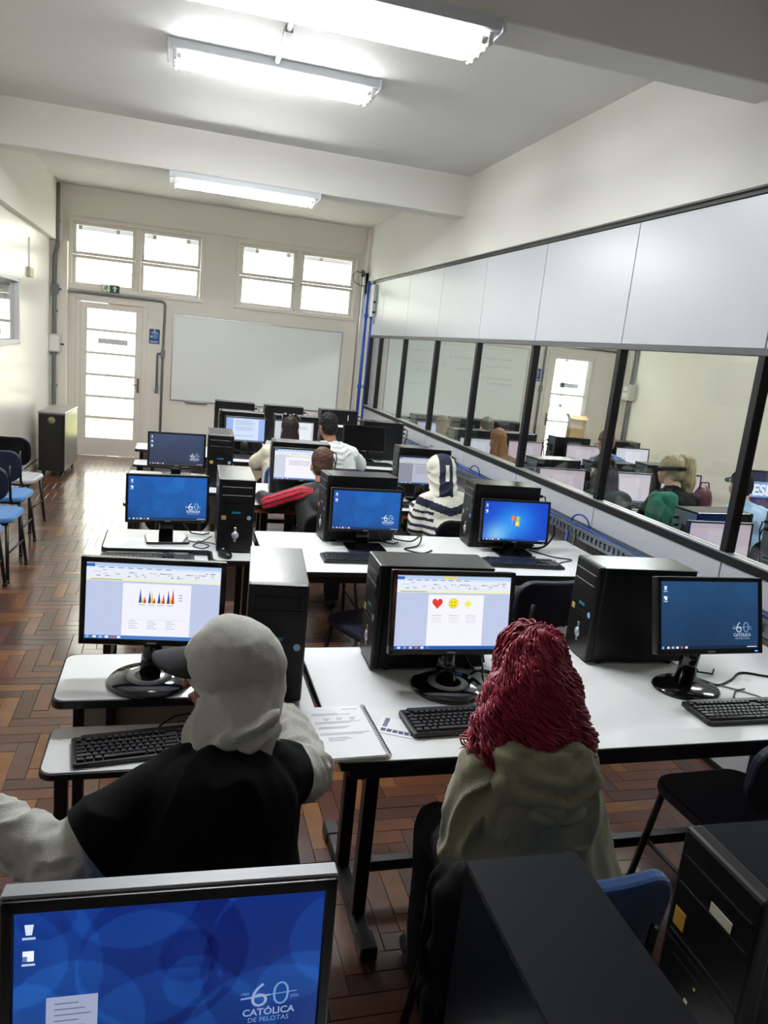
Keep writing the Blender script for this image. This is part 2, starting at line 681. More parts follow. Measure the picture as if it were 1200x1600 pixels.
# ------------------------------------------------------------------ windows and doors
def window(name, W, y):
    xa, xb, za, zb = W
    mb = MB()
    fr = 0.055
    for a, b in (((xa, za), (xb, za + fr)), ((xa, zb - fr), (xb, zb)), ((xa, za + fr), (xa + fr, zb - fr)), ((xb - fr, za + fr), (xb, zb - fr)), (((xa + xb) / 2 - 0.035, za + fr), ((xa + xb) / 2 + 0.035, zb - fr))):
        mb.b2((a[0], y - 0.02, a[1]), (b[0], y + 0.1, b[1]), bev=0.004)
    root = mb.done(name, M_frame_w)
    root['kind'] = 'structure'
    xm, zm = (xa + xb) / 2, (za + zb) / 2 - 0.01
    for (p, q) in ((xa + fr, xm - 0.035), (xm + 0.035, xb - fr)):
        for (u, v) in ((za + fr, zm), (zm, zb - fr)):
            sb = MB()
            s = 0.045
            for a, b in (((p, u), (q, u + s)), ((p, v - s), (q, v)), ((p, u + s - 0.004), (p + s, v - s + 0.004)), ((q - s, u + s - 0.004), (q, v - s + 0.004))):
                sb.b2((a[0] + 0.002, y + 0.012, a[1] + 0.002), (b[0] - 0.002, y + 0.055, b[1] - 0.002), bev=0.004)
            sash = sb.done('sash', M_frame_w, root)
            g = MB()
            g.b2((p + s, y + 0.03, u + s), (q - s, y + 0.034, v - s))
            g.done('pane', M_wglass, sash)
    for xs in (xm - 0.05, xm + 0.05):
        for zz in (zm + 0.12, zm - 0.02, zm - 0.18):
            lb = MB()
            lb.box((xs, y + 0.004, zz), (0.02, 0.02, 0.05), bev=0.003)
            lb.cyl((xs, y - 0.01, zz), (xs + (0.03 if xs > xm else -0.03), y - 0.014, zz), 0.006, n=8)
            lb.done('latch', M_frame_w, root)
    # fine mesh roller outside the upper panes
    rb = MB()
    for k in range(10):
        rb.b2((xa + 0.04, y + 0.13, zb - 0.07 - 0.012 * k), (xb - 0.04, y + 0.134, zb - 0.064 - 0.012 * k))
    rb.done('roller_mesh', M_grey_board, root)
    return root


window('window_1', W1, YB)
window('window_2', W2, YB)
window('window_4', W3, YB)
window('window_5', W4, YB)
# window in the left wall
mb = MB()
y0, y1, z0, z1 = LW
for a, b in (((y0, z0), (y1, z0 + 0.05)), ((y0, z1 - 0.03), (y1, z1)), ((y1 - 0.04, z0), (y1, z1)), ((y0, z0), (y0 + 0.04, z1))):
    mb.b2((XL - 0.1, a[0], a[1]), (XL + 0.02, b[0], b[1]), bev=0.004)
w3 = struct('window_3', mb, M_white)
g = MB()
g.b2((XL - 0.03, y0 + 0.04, z0 + 0.05), (XL - 0.026, y1 - 0.04, z1 - 0.03))
g.done('pane', M_wglass, w3)


def door(name, D, leafx, zs, px, sign=True, red=True, flip=False):
    mb = MB()
    f = 0.06
    mb.b2((D[0], YB - 0.015, 0), (D[0] + f, YB + 0.12, D[3] - 0.05), bev=0.004)
    mb.b2((D[1] - f, YB - 0.015, 0), (D[1], YB + 0.12, D[3] - 0.05), bev=0.004)
    mb.b2((D[0], YB - 0.015, D[3] - 0.05), (D[1], YB + 0.12, D[3]), bev=0.004)
    root = mb.done(name, M_frame_w)
    root['kind'] = 'structure'
    lb = MB()
    ya, yb = YB + 0.008, YB + 0.048
    x0, x1 = leafx
    lb.b2((x0, ya, 0.006), (px[0], yb, 2.085))
    lb.b2((px[1], ya, 0.006), (x1, yb, 2.085))
    zz = [0.006] + [v for pr in zs for v in pr] + [2.085]
    for k in range(0, len(zz), 2):
        lb.b2((px[0], ya, zz[k]), (px[1], yb, zz[k + 1]))
    leaf = lb.done('door_leaf', M_frame_w, root)
    for (a, b) in zs:
        g = MB()
        g.b2((px[0], YB + 0.026, a), (px[1], YB + 0.03, b))
        g.done('pane', M_wglass, leaf)
    hb = MB()
    hx = x0 + 0.045 if flip else x1 - 0.045
    hb.box((hx, ya - 0.004, 1.02), (0.035, 0.008, 0.2), bev=0.003)
    hb.cyl((hx, ya, 1.03), (hx, ya - 0.05, 1.03), 0.008)
    hb.cyl((hx, ya - 0.048, 1.03), (hx + (0.1 if flip else -0.1), ya - 0.048, 1.03), 0.008)
    hb.done('door_handle', M_brass, leaf)
    if sign:
        s = MB()
        s.b2((px[0] + 0.14, YB + 0.034, 1.55), (px[1] - 0.1, YB + 0.037, 1.625))
        tag(s.done('sign_plate', M_flare_plate, leaf), 'grey plate stuck on the outside of the second pane')
    if red:
        s = MB()
        s.b2((x1 - 0.002, ya - 0.006, 0.01), (x1 + 0.006, ya + 0.004, 2.085))
        s.b2((x0 + 0.35, ya - 0.006, 2.085), (x1, ya + 0.004, 2.092))
        s.done('sealing_strip', M_red, leaf)
    for z in (0.3, 1.1, 1.85):
        k = MB()
        hx2 = x1 if flip else x0
        k.cyl((hx2, ya - 0.008, z - 0.045), (hx2, ya - 0.008, z + 0.045), 0.008, n=8)
        k.done('hinge', M_frame_w, leaf)
    return root


door('door_1', DR, (-1.27, -0.465), [(0.254, 0.522), (0.558, 0.814), (0.849, 1.11), (1.145, 1.403), (1.438, 1.71), (1.747, 2.004)], (-1.185, -0.562))
door('door_2', DR2, (5.78, 6.54), [(0.5, 0.98), (1.01, 1.42), (1.45, 2.0)], (5.86, 6.44), red=False, flip=True)

# outside the back wall: courtyard ground, kerb and the opposite wing
mb = MB()
mb.b2((-8, YB + 0.2, -0.25), (14, 24, -0.1))
tag(mb.done('courtyard_ground', M_ext_w), kind='structure')
mb = MB()
mb.b2((-8, 13.2, -0.1), (14, 13.5, 0.35))
tag(mb.done('courtyard_kerb', M_ext_yel), kind='structure')
# roofed corridor outside the left wall, ending in a barred window
mb = MB()
mb.b2((-3.6, YF, -0.2), (XL - 0.18, 14.2, -0.05))
mb.b2((-3.6, YF, 2.95), (XL - 0.18, 14.2, 3.1))
mb.b2((-3.7, YF, -0.2), (-3.5, 14.2, 3.1))
mb.b2((XL - 0.18, YB + 0.2, -0.2), (XL - 0.05, 14.2, 3.1))
mb.b2((-3.6, 14.0, -0.2), (XL - 0.1, 14.2, 1.0))
mb.b2((-3.6, 14.0, 2.02), (XL - 0.1, 14.2, 3.1))
tag(mb.done('added_corridor_shell', mat('corridor_grey_blue', (132, 140, 150), 0.8)), kind='structure')
mb = MB()
for x in (-3.3, -3.0, -2.72, -2.5, -2.28):
    mb.b2((x - 0.03, 14.02, 1.0), (x + 0.03, 14.08, 2.02))
for z in (1.25, 1.5, 1.62, 1.85):
    mb.b2((-3.5, 14.03, z - 0.02), (XL - 0.15, 14.07, z + 0.02))
tag(mb.done('added_corridor_bars', M_ext_dark), kind='structure')
mb = MB()
mb.b2((-8, 17.0, -0.1), (14, 17.3, 6.5))
opp = tag(mb.done('opposite_building', M_cream_ext), 'pale cream building wing across the courtyard behind the back windows', 'building')
for k in range(9):
    x = -6.2 + k * 2.1
    for z in (0.9, 3.6):
        if z < 1 and -4.0 < x < 0.6:
            continue
        f = MB()
        for a, b in (((x, z), (x + 1.5, z + 0.07)), ((x, z + 1.13), (x + 1.5, z + 1.2)), ((x, z), (x + 0.07, z + 1.2)), ((x + 1.43, z), (x + 1.5, z + 1.2)), ((x + 0.72, z), (x + 0.78, z + 1.2))):
            f.b2((a[0], 16.95, a[1]), (b[0], 17.02, b[1]))
        fo = f.done('window', M_ext_dark, opp)
        g = MB()
        g.b2((x + 0.06, 16.99, z + 0.06), (x + 1.44, 17.01, z + 1.14))
        g.done('pane', M_ext_w, fo)

# ------------------------------------------------------------------ glazed partition on the right
MY = [1.79, 2.99, 4.20, 5.395, 6.55, 7.72, 8.90, 10.06]
YS = [YF] + [-1.8, -0.61, 0.59] + MY + [10.62]
mb = MB()
mb.b2((XP - 0.03, YF, 0), (XP + 0.03, 10.62, 0.03))
part = tag(mb.done('wall_right', M_rail), kind='structure')
part['label'] = 'office partition of white panels and glass with black rails'
SILL, MID, TOPZ = 1.045, 2.005, 2.755
for a, b in zip(YS, YS[1:]):
    p = MB()
    p.b2((XP - 0.02, a + 0.004, 0.03), (XP + 0.02, b - 0.004, SILL - 0.045), bev=0.002)
    p.done('lower_panel', M_panel, part)
    p = MB()
    p.b2((XP - 0.02, a + 0.004, MID + 0.035), (XP + 0.02, b - 0.004, TOPZ), bev=0.002)
    p.done('upper_panel', M_panel, part)
    g = MB()
    g.b2((XP - 0.003, a + 0.02, SILL), (XP + 0.003, b - 0.02, MID))
    g.done('glass_pane', M_glass, part)
for y in YS[1:]:
    m = MB()
    m.b2((XP - 0.028, y - 0.024, SILL - 0.01), (XP + 0.028, y + 0.024, MID + 0.005), bev=0.003)
    m.done('mullion', M_rail, part)
    m = MB()
    m.b2((XP - 0.012, y - 0.006, MID), (XP + 0.012, y + 0.006, TOPZ))
    m.b2((XP - 0.012, y - 0.006, 0.03), (XP + 0.012, y + 0.006, SILL))
    m.done('panel_joint', M_rail, part)
for nm, a, b, m in (('sill_rail', SILL - 0.045, SILL, M_rail), ('middle_rail', MID, MID + 0.035, M_railg), ('top_rail', TOPZ, 2.79, M_rail)):
    r = MB()
    r.b2((XP - 0.03, YF, a), (XP + 0.03, 10.62, b), bev=0.003)
    r.done(nm, m, part)
r = MB()
r.b2((XP - 0.034, YF, SILL - 0.001), (XP - 0.005, 10.62, SILL + 0.008))
r.b2((XP + 0.005, YF, SILL - 0.001), (XP + 0.034, 10.62, SILL + 0.008))
tag(r.done('glazing_bead', M_alu, part), 'bright aluminium bead under the glass')


# ------------------------------------------------------------------ fluorescent fixtures
def ceiling_light(label, loc, group=None, n=4):
    t = thing('ceiling_light', label, 'lamp', loc, 0, group)
    h = MB()
    h.b2((-0.655, -0.135, -0.055), (0.655, 0.135, 0), bev=0.006)
    h.b2((-0.66, -0.145, -0.06), (-0.645, 0.145, 0), bev=0.003)
    h.b2((0.645, -0.145, -0.06), (0.66, 0.145, 0), bev=0.003)
    h.done('housing', M_whitemetal, t)
    for k in range(n):
        y = (k - (n - 1) / 2) * 0.068
        u = MB()
        u.cyl((-0.595, y, -0.082), (0.595, y, -0.082), 0.0135, n=12)
        u.done('tube', M_tube, t)
        for sx in (-1, 1):
            e = MB()
            e.box((sx * 0.61, y, -0.078), (0.026, 0.036, 0.052), bev=0.006)
            e.cyl((sx * 0.575, y, -0.082), (sx * 0.6, y, -0.082), 0.0145, n=10)
            e.done('lamp_holder', M_white, t)
    return t


ceiling_light('long white fluorescent light under the nearest ceiling beam, cut by the photo top', (0.53, 3.2, 3.172))
ceiling_light('white fluorescent light fixed flat to the ceiling between the two beams', (0.53, 5.24, ZC))
ceiling_light('white fluorescent light under the farther ceiling beam, near the back windows', (0.535, 7.26, 3.172))
for y in (3.2, 5.24, 7.26):  # unseen lamps added to brighten the room next door
    ceiling_light({3.2: 'added unseen fluorescent light brightening the room next door, under its nearer beam', 5.24: 'added unseen fluorescent light brightening the room next door, between its beams', 7.26: 'added unseen fluorescent light brightening the room next door, under its farther beam'}[y], (4.9, y, 3.172 if y != 5.24 else ZC))
for y0 in (3.10, 7.15):
    mb = MB()
    mb.b2((2.7, y0, 3.172), (XO, y0 + 0.23, ZC + 0.02))
    tag(mb.done('ceiling_beam', M_beam), kind='structure')


def pipe(name, label, cat, pts, r, m, clips=(), group=None, bends=0.05):
    """rounded-bend pipe through the points"""
    P = [Vector(p) for p in pts]
    out = [P[0]]
    for a, b, c in zip(P, P[1:], P[2:]):
        d0, d1 = (a - b).normalized(), (c - b).normalized()
        q = min(bends, (a - b).length / 2, (c - b).length / 2)
        for k in range(7):
            t = k / 6
            out.append((b + d0 * q) * (1 - t) ** 2 + 2 * b * t * (1 - t) + (b + d1 * q) * t * t)
    out.append(P[-1])
    o = MB().tube(out, r, 10).done(name, m)
    tag(o, label, cat, group)
    for c in clips:
        k = MB()
        k.box(c[0], c[1], bev=0.003)
        k.done(c[2], m, o)
    return o


pipe('conduit', 'short grey conduit on the ceiling leading from the beam to the second light', 'conduit', [(0.52, 3.34, 3.512), (0.52, 5.1, 3.512)], 0.016, M_conduit,
     clips=[((0.52, 4.62, 3.512), (0.045, 0.1, 0.036), 'coupling'), ((0.52, 4.2, 3.518), (0.05, 0.02, 0.024), 'clip')])
pipe('conduit', 'grey vertical conduit in the back left corner from ceiling to floor', 'conduit',
     [(-1.53, YB - 0.19, 3.5), (-1.53, YB - 0.19, 2.75), (-1.565, YB - 0.19, 2.62), (-1.565, YB - 0.19, 0.72), (-1.565, YB - 0.19, 0.1)], 0.024, M_conduit,
     clips=[((-1.555, YB - 0.19, 2.2), (0.075, 0.07, 0.12), 'junction_elbow'), ((-1.53, YB - 0.18, 3.05), (0.06, 0.04, 0.03), 'clip'), ((-1.56, YB - 0.18, 1.92), (0.06, 0.04, 0.03), 'clip'), ((-1.56, YB - 0.18, 0.95), (0.06, 0.04, 0.03), 'clip')])
pipe('conduit', 'grey conduit running over the door and down beside the whiteboard', 'conduit',
     [(-1.52, YB - 0.17, 2.2), (-1.35, YB - 0.03, 2.2), (-0.18, YB - 0.03, 2.195), (-0.19, YB - 0.03, 1.5), (-0.19, YB - 0.03, 0.3)], 0.017, M_conduit,
     clips=[((-0.188, YB - 0.03, 1.49), (0.055, 0.045, 0.1), 'junction_box')], bends=0.07)
pipe('conduit', 'short hooked grey conduit with a socket end hanging left of the longer conduit', 'conduit',
     [(-0.22, YB - 0.024, 1.49), (-0.262, YB - 0.024, 1.49), (-0.258, YB - 0.024, 1.03)], 0.015, M_conduit,
     clips=[((-0.256, YB - 0.022, 1.0), (0.045, 0.04, 0.1), 'socket')], bends=0.03)
t = thing('fuse_box', 'pale grey wall box with a black knob on the back left corner conduit', 'box', (-1.56, YB - 0.2, 1.39))
mb = MB()
mb.b2((-0.075, -0.06, 0), (0.075, 0.035, 0.235), bev=0.008, seg=2)
mb.done('housing', M_box_g, t)
mb = MB()
mb.b2((-0.06, -0.068, 0.02), (0.06, -0.058, 0.215), bev=0.004)
mb.done('cover', M_white, t)
mb = MB()
mb.cyl((0.075, -0.03, 0.11), (0.12, -0.03, 0.11), 0.012, n=10)
mb.done('knob', M_blackpl, t)

# exit sign
t = thing('exit_sign', 'small dark green emergency exit sign with running figure and arrow above the door', 'sign', (-0.895, YB - 0.02, 2.285))
mb = MB()
mb.b2((-0.115, -0.006, -0.052), (0.115, 0.0, 0.052), bev=0.002)
mb.done('plate', mat('sign_dark_green', (24, 58, 44), 0.4), t)
a = Art(0.23, 0.104)
pale = (226, 236, 206)
a.rect(0.006, 0.006, 0.108, 0.098, pale)
g_ = (24, 58, 44)
a.disk(0.07, 0.082, 0.009, g_)
a.line([(0.066, 0.07), (0.052, 0.045), (0.072, 0.03), (0.066, 0.012)], 0.012, g_)
a.line([(0.052, 0.045), (0.036, 0.034), (0.018, 0.034)], 0.01, g_)
a.line([(0.064, 0.068), (0.042, 0.07), (0.034, 0.055)], 0.008, g_)
a.line([(0.066, 0.066), (0.084, 0.052), (0.096, 0.058)], 0.008, g_)
a.rect(0.158, 0.014, 0.182, 0.06, pale)
a.poly([(0.138, 0.056), (0.202, 0.056), (0.17, 0.092)], pale)
a.done('sign_face', M_print, t, face_M((-0.115, -0.0064, -0.052), (1, 0, 0), (0, 0, 1)))

# posters
def poster(label, x, z, y):
    t = thing('poster', label, 'poster', (x, y, z))
    mb = MB()
    mb.b2((-0.07, -0.003, -0.1), (0.07, 0, 0.1))
    mb.done('sheet', M_paper, t)
    a = Art(0.14, 0.2)
    a.rect(0, 0, 0.14, 0.2, (28, 68, 128))
    a.disk(0.07, 0.178, 0.012, (200, 216, 236))
    a.rect(0.03, 0.148, 0.11, 0.158, (225, 234, 245))
    for k in range(6):
        a.rect(0.045 + 0.01 * (k % 2), 0.132 - k * 0.012, 0.125 - 0.012 * (k % 3), 0.137 - k * 0.012, (150, 178, 214))
    a.rect(0.02, 0.085, 0.045, 0.11, (200, 216, 236))
    a.rect(0.015, 0.03, 0.125, 0.036, (205, 220, 238))
    a.rect(0.015, 0.018, 0.115, 0.024, (205, 220, 238))
    a.done('print', M_print, t, face_M((-0.07, -0.0034, -0.1), (1, 0, 0), (0, 0, 1)))


poster('small blue notice with white lettering on the wall between door and whiteboard', -0.31, 1.715, YB - 0.001)
poster('small blue notice beside the glazed door in the room behind the partition', 5.545, 1.71, YB - 0.001)


# whiteboards
def whiteboard(label, x0, x1, z0, z1, writing):
    t = thing('whiteboard', label, 'whiteboard', (x0, YB, z0))
    W, H = x1 - x0, z1 - z0
    mb = MB()
    mb.b2((0, -0.018, 0), (W, -0.002, H))
    mb.done('writing_surface', M_wb, t)
    mb = MB()
    for a, b in (((0, 0), (W, 0.015)), ((0, H - 0.015), (W, H)), ((0, 0), (0.015, H)), ((W - 0.015, 0), (W, H))):
        mb.b2((a[0], -0.024, a[1]), (b[0], 0, b[1]), bev=0.002)
    mb.done('frame', M_alu, t)
    mb = MB()
    mb.b2((0.22, -0.07, -0.012), (0.52, -0.004, 0.0), bev=0.003)
    mb.done('pen_tray', M_alu, t)
    if writing:
        a = Art(W, H)
        rnd = random.Random(3)
        for (x, z, wd) in ((0.25, 1.0, 0.6), (0.4, 0.82, 0.5), (0.45, 0.7, 0.3), (1.0, 0.95, 0.5), (1.1, 0.78, 0.45), (1.55, 0.98, 0.5), (1.6, 0.86, 0.4), (1.55, 0.68, 0.5), (1.65, 0.6, 0.42), (0.3, 0.5, 0.25)):
            px = x
            while px < x + wd:
                L = rnd.uniform(0.02, 0.05)
                a.line([(px, z), (px + L * 0.3, z + 0.022), (px + L * 0.6, z - 0.004), (px + L, z + 0.012)], 0.005, (168, 178, 176))
                px += L + rnd.choice((0.008, 0.008, 0.03))
        a.done('marker_writing', M_print, t, face_M((0, -0.0184, 0), (1, 0, 0), (0, 0, 1)))


whiteboard('large blank whiteboard on the back wall right of the door', -0.075, 2.335, 0.86, 2.045, False)
whiteboard('whiteboard with faint writing on the back wall of the room behind the glass', 3.05, 5.36, 0.9, 2.1, True)

# left wall small things
t = thing('wall_switch', 'small beige thermostat box high on the left wall above the window', 'switch', (XL, 9.42, 2.25))
mb = MB()
mb.b2((0, -0.11, 0), (0.035, 0.11, 0.1), bev=0.006, seg=2)
mb.done('housing', mat('beige_plastic', (186, 172, 152), 0.5), t)
mb = MB()
mb.b2((0.0, -0.012, 0.1), (0.012, 0.012, 0.42))
mb.done('trunking', M_white, t)

# back right corner: cable, small box, blue pipes, emergency light
t = thing('junction_box', 'small grey box with a looped black cable beside the top right window', 'box', (2.505, YB - 0.21, 2.84))
mb = MB()
mb.b2((-0.03, -0.03, 0), (0.03, 0.01, 0.09), bev=0.004)
mb.done('housing', M_conduit, t)
mb = MB()
mb.tube([(-0.02, -0.03, 0.05), (-0.1, -0.05, 0.06), (-0.15, -0.05, 0.0), (-0.12, -0.05, -0.09), (-0.02, -0.05, -0.13), (0.08, -0.06, -0.12), (0.13, -0.08, -0.1)], 0.006)
mb.done('cable', M_cable, t)
pipe('cable', 'thin grey cable running down the wall right of the whiteboard', 'cable', [(2.505, YB - 0.22, 2.84), (2.5, YB - 0.22, 1.7), (2.5, YB - 0.22, 0.1)], 0.009, M_conduit)
for k, (x, lab) in enumerate(((2.575, 'blue pipe nearest the corner pillar at the end of the partition'), (2.66, 'blue pipe behind the first glass pane at the end of the partition'))):
    t = pipe('pipe', lab, 'pipe', [(x, 10.72, 2.78), (x, 10.72, 0.02)], 0.024, M_pipe,
             clips=[((x, 10.72, 2.3), (0.06, 0.06, 0.05), 'coupling'), ((x, 10.72, 1.3), (0.06, 0.06, 0.05), 'coupling')])
t = thing('emergency_light', 'white emergency light box hung on the far end of the upper partition panels', 'lamp', (XP - 0.022, 10.52, 2.29))
mb = MB()
mb.b2((-0.05, -0.06, 0), (0, 0.09, 0.44), bev=0.008, seg=2)
mb.done('housing', M_whitemetal, t)
mb = MB()
mb.cyl((-0.03, -0.062, 0.2), (-0.03, -0.075, 0.2), 0.018, n=12)
mb.cyl((-0.03, -0.062, 0.06), (-0.03, -0.075, 0.06), 0.018, n=12)
mb.done('button', M_blackpl, t)
mb = MB()
mb.tube([(-0.02, -0.05, 0.01), (-0.02, -0.08, -0.06), (-0.01, -0.05, -0.1), (0.0, -0.02, -0.05)], 0.004)
mb.done('cable', M_cable, t)

# perforated cable tray along the partition
t = thing('cable_tray', 'long perforated galvanised cable tray fixed along the white lower partition panels', 'cable tray', (XP - 0.034, 0, 0.79))
mb = MB()
ya, yb = 1.2, 8.6
mb.b2((-0.1, ya, 0), (0, yb, 0.003))
for x in (-0.1, -0.003):
    mb.b2((x, ya, 0), (x + 0.003, yb, 0.022))
    mb.b2((x, ya, 0.06), (x + 0.003, yb, 0.082))
mb.done('channel', M_gal, t)
mb = MB()
n = int((yb - ya) / 0.05)
for k in range(n + 1):
    y = ya + k * 0.05
    mb.b2((-0.1, y, 0.02), (-0.097, y + 0.024, 0.062))
tag(mb.done('slotted_side', M_gal, t), kind='stuff')
for k, m in enumerate((M_cableb, M_cableb, M_cable, M_cableb)):
    mb = MB()
    rnd = random.Random(k)
    mb.tube([(-0.02 - 0.02 * k + rnd.uniform(-0.006, 0.006), ya + 0.2 * i, 0.03 + 0.022 * (k % 2) + rnd.uniform(0, 0.035)) for i in range(36)], 0.007)
    mb.done('cable', m, t)
for y in (2.0, 4.35, 6.2, 7.4):
    mb = MB()
    mb.tube([(-0.05 - 0.012 * math.sin(PI * k / 16), y - 0.12 + 0.12 * math.cos(PI * k / 16 * 1.15), 0.05 + 0.1 * math.sin(PI * k / 16)) for k in range(17)], 0.006)
    mb.done('cable_loop', M_cableb, t)
for y, m in ((4.17, M_cable), (4.27, M_cableb), (6.0, M_cable)):
    mb = MB()
    mb.tube([(-0.11, y, 0.03), (-0.115, y, -0.2), (-0.1, y - 0.02, -0.6)], 0.008)
    mb.done('drop_cable', m, t)

# black cabinet on casters
t = thing('rolling_cabinet', 'tall black box cabinet on casters with pale top, standing by the left wall', 'cabinet', (-1.35, 9.78, 0), R(-3))
mb = MB()
mb.b2((-0.145, -0.4, 0.07), (0.145, 0.4, 0.745), bev=0.006)
mb.done('body', mat('cabinet_grey_side', (112, 110, 106), 0.35, metal=0.3), t)
mb = MB()
mb.b2((-0.142, -0.412, 0.075), (0.142, -0.398, 0.735), bev=0.004)
mb.done('front_panel', M_blackpl, t)
mb = MB()
mb.b2((-0.15, -0.415, 0.745), (0.15, 0.405, 0.77), bev=0.006)
mb.done('lid', mat('cabinet_lid_grey', (150, 148, 146), 0.3), t)
mb = MB()
mb.cyl((0, -0.412, 0.67), (0, -0.416, 0.67), 0.042, n=16)
tag(mb.done('sticker', mat('olive_sticker', (120, 124, 70), 0.5), t), 'round olive sticker')
for x in (-0.1, 0.1):
    for y in (-0.33, 0.33):
        mb = MB()
        mb.cyl((x - 0.012, y, 0.026), (x + 0.012, y, 0.026), 0.026, n=14)
        mb.b2((x - 0.016, y - 0.014, 0.03), (x + 0.016, y + 0.014, 0.072))
        mb.done('caster', M_blackpl, t)
mb = MB()
mb.tube([(-0.12, 0.3, 0.1), (-0.17, 0.1, 0.16), (-0.18, -0.4, 0.18), (-0.18, -0.9, 0.17)], 0.007)
mb.done('power_cable', M_cable, t)

# ------------------------------------------------------------------ desks
TZ = 0.75


def work_table(label, x0, x1, y0, y1, apron=False, brown=False):
    W, D = x1 - x0, y1 - y0
    t = thing('work_table', label, 'table', (x0, y0, 0))
    MB().prism(rrect(0.004, 0.004, W - 0.004, D - 0.004, 0.02, 3), TZ - 0.024, TZ, bev=0.002).done('tabletop', M_top, t)
    mb = MB()
    mb.b2((0, 0, TZ - 0.026), (W, 0.005, TZ - 0.001), bev=0.002)
    mb.b2((0, D - 0.005, TZ - 0.026), (W, D, TZ - 0.001), bev=0.002)
    mb.b2((0, 0, TZ - 0.026), (0.005, D, TZ - 0.001), bev=0.002)
    mb.b2((W - 0.005, 0, TZ - 0.026), (W, D, TZ - 0.001), bev=0.002)
    mb.done('edge_band', M_edge, t)
    mb = MB()
    for a, b in (((0.03, 0.012), (W - 0.03, 0.04)), ((0.03, D - 0.04), (W - 0.03, D - 0.012)), ((0.14, 0.03), (0.18, D - 0.03)), ((W - 0.18, 0.03), (W - 0.14, D - 0.03))):
        mb.b2((a[0], a[1], TZ - 0.062), (b[0], b[1], TZ - 0.026), bev=0.003)
    mb.done('frame_rail', M_apron if brown else M_blackmetal, t)
    for x in (0.17, W - 0.17):
        mb = MB()
        mb.b2((x - 0.022, 0.09, 0.0), (x + 0.022, D - 0.06, 0.045), bev=0.004)
        mb.b2((x - 0.028, 0.085, 0.0), (x + 0.028, 0.17, 0.05), bev=0.006)
        mb.b2((x - 0.028, D - 0.14, 0.0), (x + 0.028, D - 0.055, 0.05), bev=0.006)
        mb.done('foot', M_blackmetal, t)
        for y in (0.26, 0.5):
            mb = MB()
            mb.b2((x - 0.022, y - 0.022, 0.04), (x + 0.022, y + 0.022, TZ - 0.03), bev=0.003)
            mb.done('leg', M_blackmetal, t)
    mb = MB()
    mb.b2((0.19, 0.36, 0.1), (W - 0.19, 0.4, 0.14), bev=0.004)
    mb.done('stretcher', M_blackmetal, t)
    return t


def computer_desk(label, x0, x1, ys, yt, ym, yb, xt, zs=0.65):
    """desk with a cut-out: monitor part from ym to yb, tower part from yt, keyboard shelf from ys at height zs"""
    W = x1 - x0
    t = thing('computer_desk', label, 'desk', (x0, yt, 0))
    m, b, s, c = ym - yt, yb - yt, ys - yt, xt - x0

    def outline(e):
        r = 0.035
        P = [(e, m + e)]
        lo = rrect(e, m + e, c + r, b - e, r, 5, (1, 0, 0, 1))
        pts = [p for p in lo if p[0] < c - 0.02]
        ll = [p for p in pts if p[1] < (m + b) / 2]
        ul = [p for p in pts if p[1] >= (m + b) / 2]
        tr = rrect(c + e, 0 + e, W - e, b - e, r, 5, (1, 1, 1, 0))
        low = [p for p in tr if p[1] < 0.1]
        up = [p for p in tr if p[1] > b - 0.1 and p[0] > W - 0.1]
        inner = []
        for k in range(5):
            a = R(90 - 90 * k / 4)
            inner.append((c + e - r + r * math.cos(a), m + e - r + r * math.sin(a)))
        return ll + inner + low + up + ul

    MB().prism(outline(0.006), TZ - 0.022, TZ, bev=0.0015).done('tabletop', M_top, t)
    o, i = outline(0.0), outline(0.004)
    tb = bmesh.new()
    n = len(o)
    V = [[tb.verts.new((p[0], p[1], z)) for p in q] for q, z in ((o, TZ - 0.026), (o, TZ - 0.002), (i, TZ - 0.0005), (i, TZ - 0.026))]
    for k in range(n):
        for a in range(4):
            q = (a + 1) % 4
            tb.faces.new((V[a][k], V[a][(k + 1) % n], V[q][(k + 1) % n], V[q][k]))
    mb = MB()
    mb._add(tb, 0)
    mb.done('edge_band', M_edge, t)
    sw = c - 0.012
    sd = m - s + 0.03
    shelf = MB().prism(rrect(0.006, s + 0.006, sw - 0.004, s + sd, 0.035, 5, (1, 1, 0, 1)), zs - 0.02, zs, bev=0.0015).done('keyboard_shelf', M_top, t)
    MB().prism(rrect(0, s, sw, s + sd + 0.004, 0.04, 5, (1, 1, 0, 1)), zs - 0.022, zs - 0.003, bev=0.002).done('edge_band', M_edge, shelf)
    for (x, y0, y1) in ((0.05, s + 0.1, b - 0.06), (W - 0.06, 0.08, b - 0.06)):
        for y in (y0, y1):
            mb = MB()
            top = zs - 0.022 if (x < 0.1 and y == y0) else TZ - 0.024
            mb.b2((x - 0.018, y - 0.018, 0), (x + 0.018, y + 0.018, top), bev=0.003)
            mb.done('leg', M_blackmetal, t)
        mb = MB()
        mb.b2((x - 0.015, y0, 0.12), (x + 0.015, y1, 0.15), bev=0.003)
        mb.done('side_rail', M_blackmetal, t)
    mb = MB()
    mb.b2((0.07, b - 0.085, 0.36), (W - 0.08, b - 0.07, TZ - 0.024), bev=0.002)
    mb.done('modesty_panel', M_grey_board, t)
    mb = MB()
    mb.b2((0.14, b - 0.12, 0.5), (0.17, b - 0.085, TZ - 0.024))
    mb.done('bracket', M_blackmetal, t)
    return t


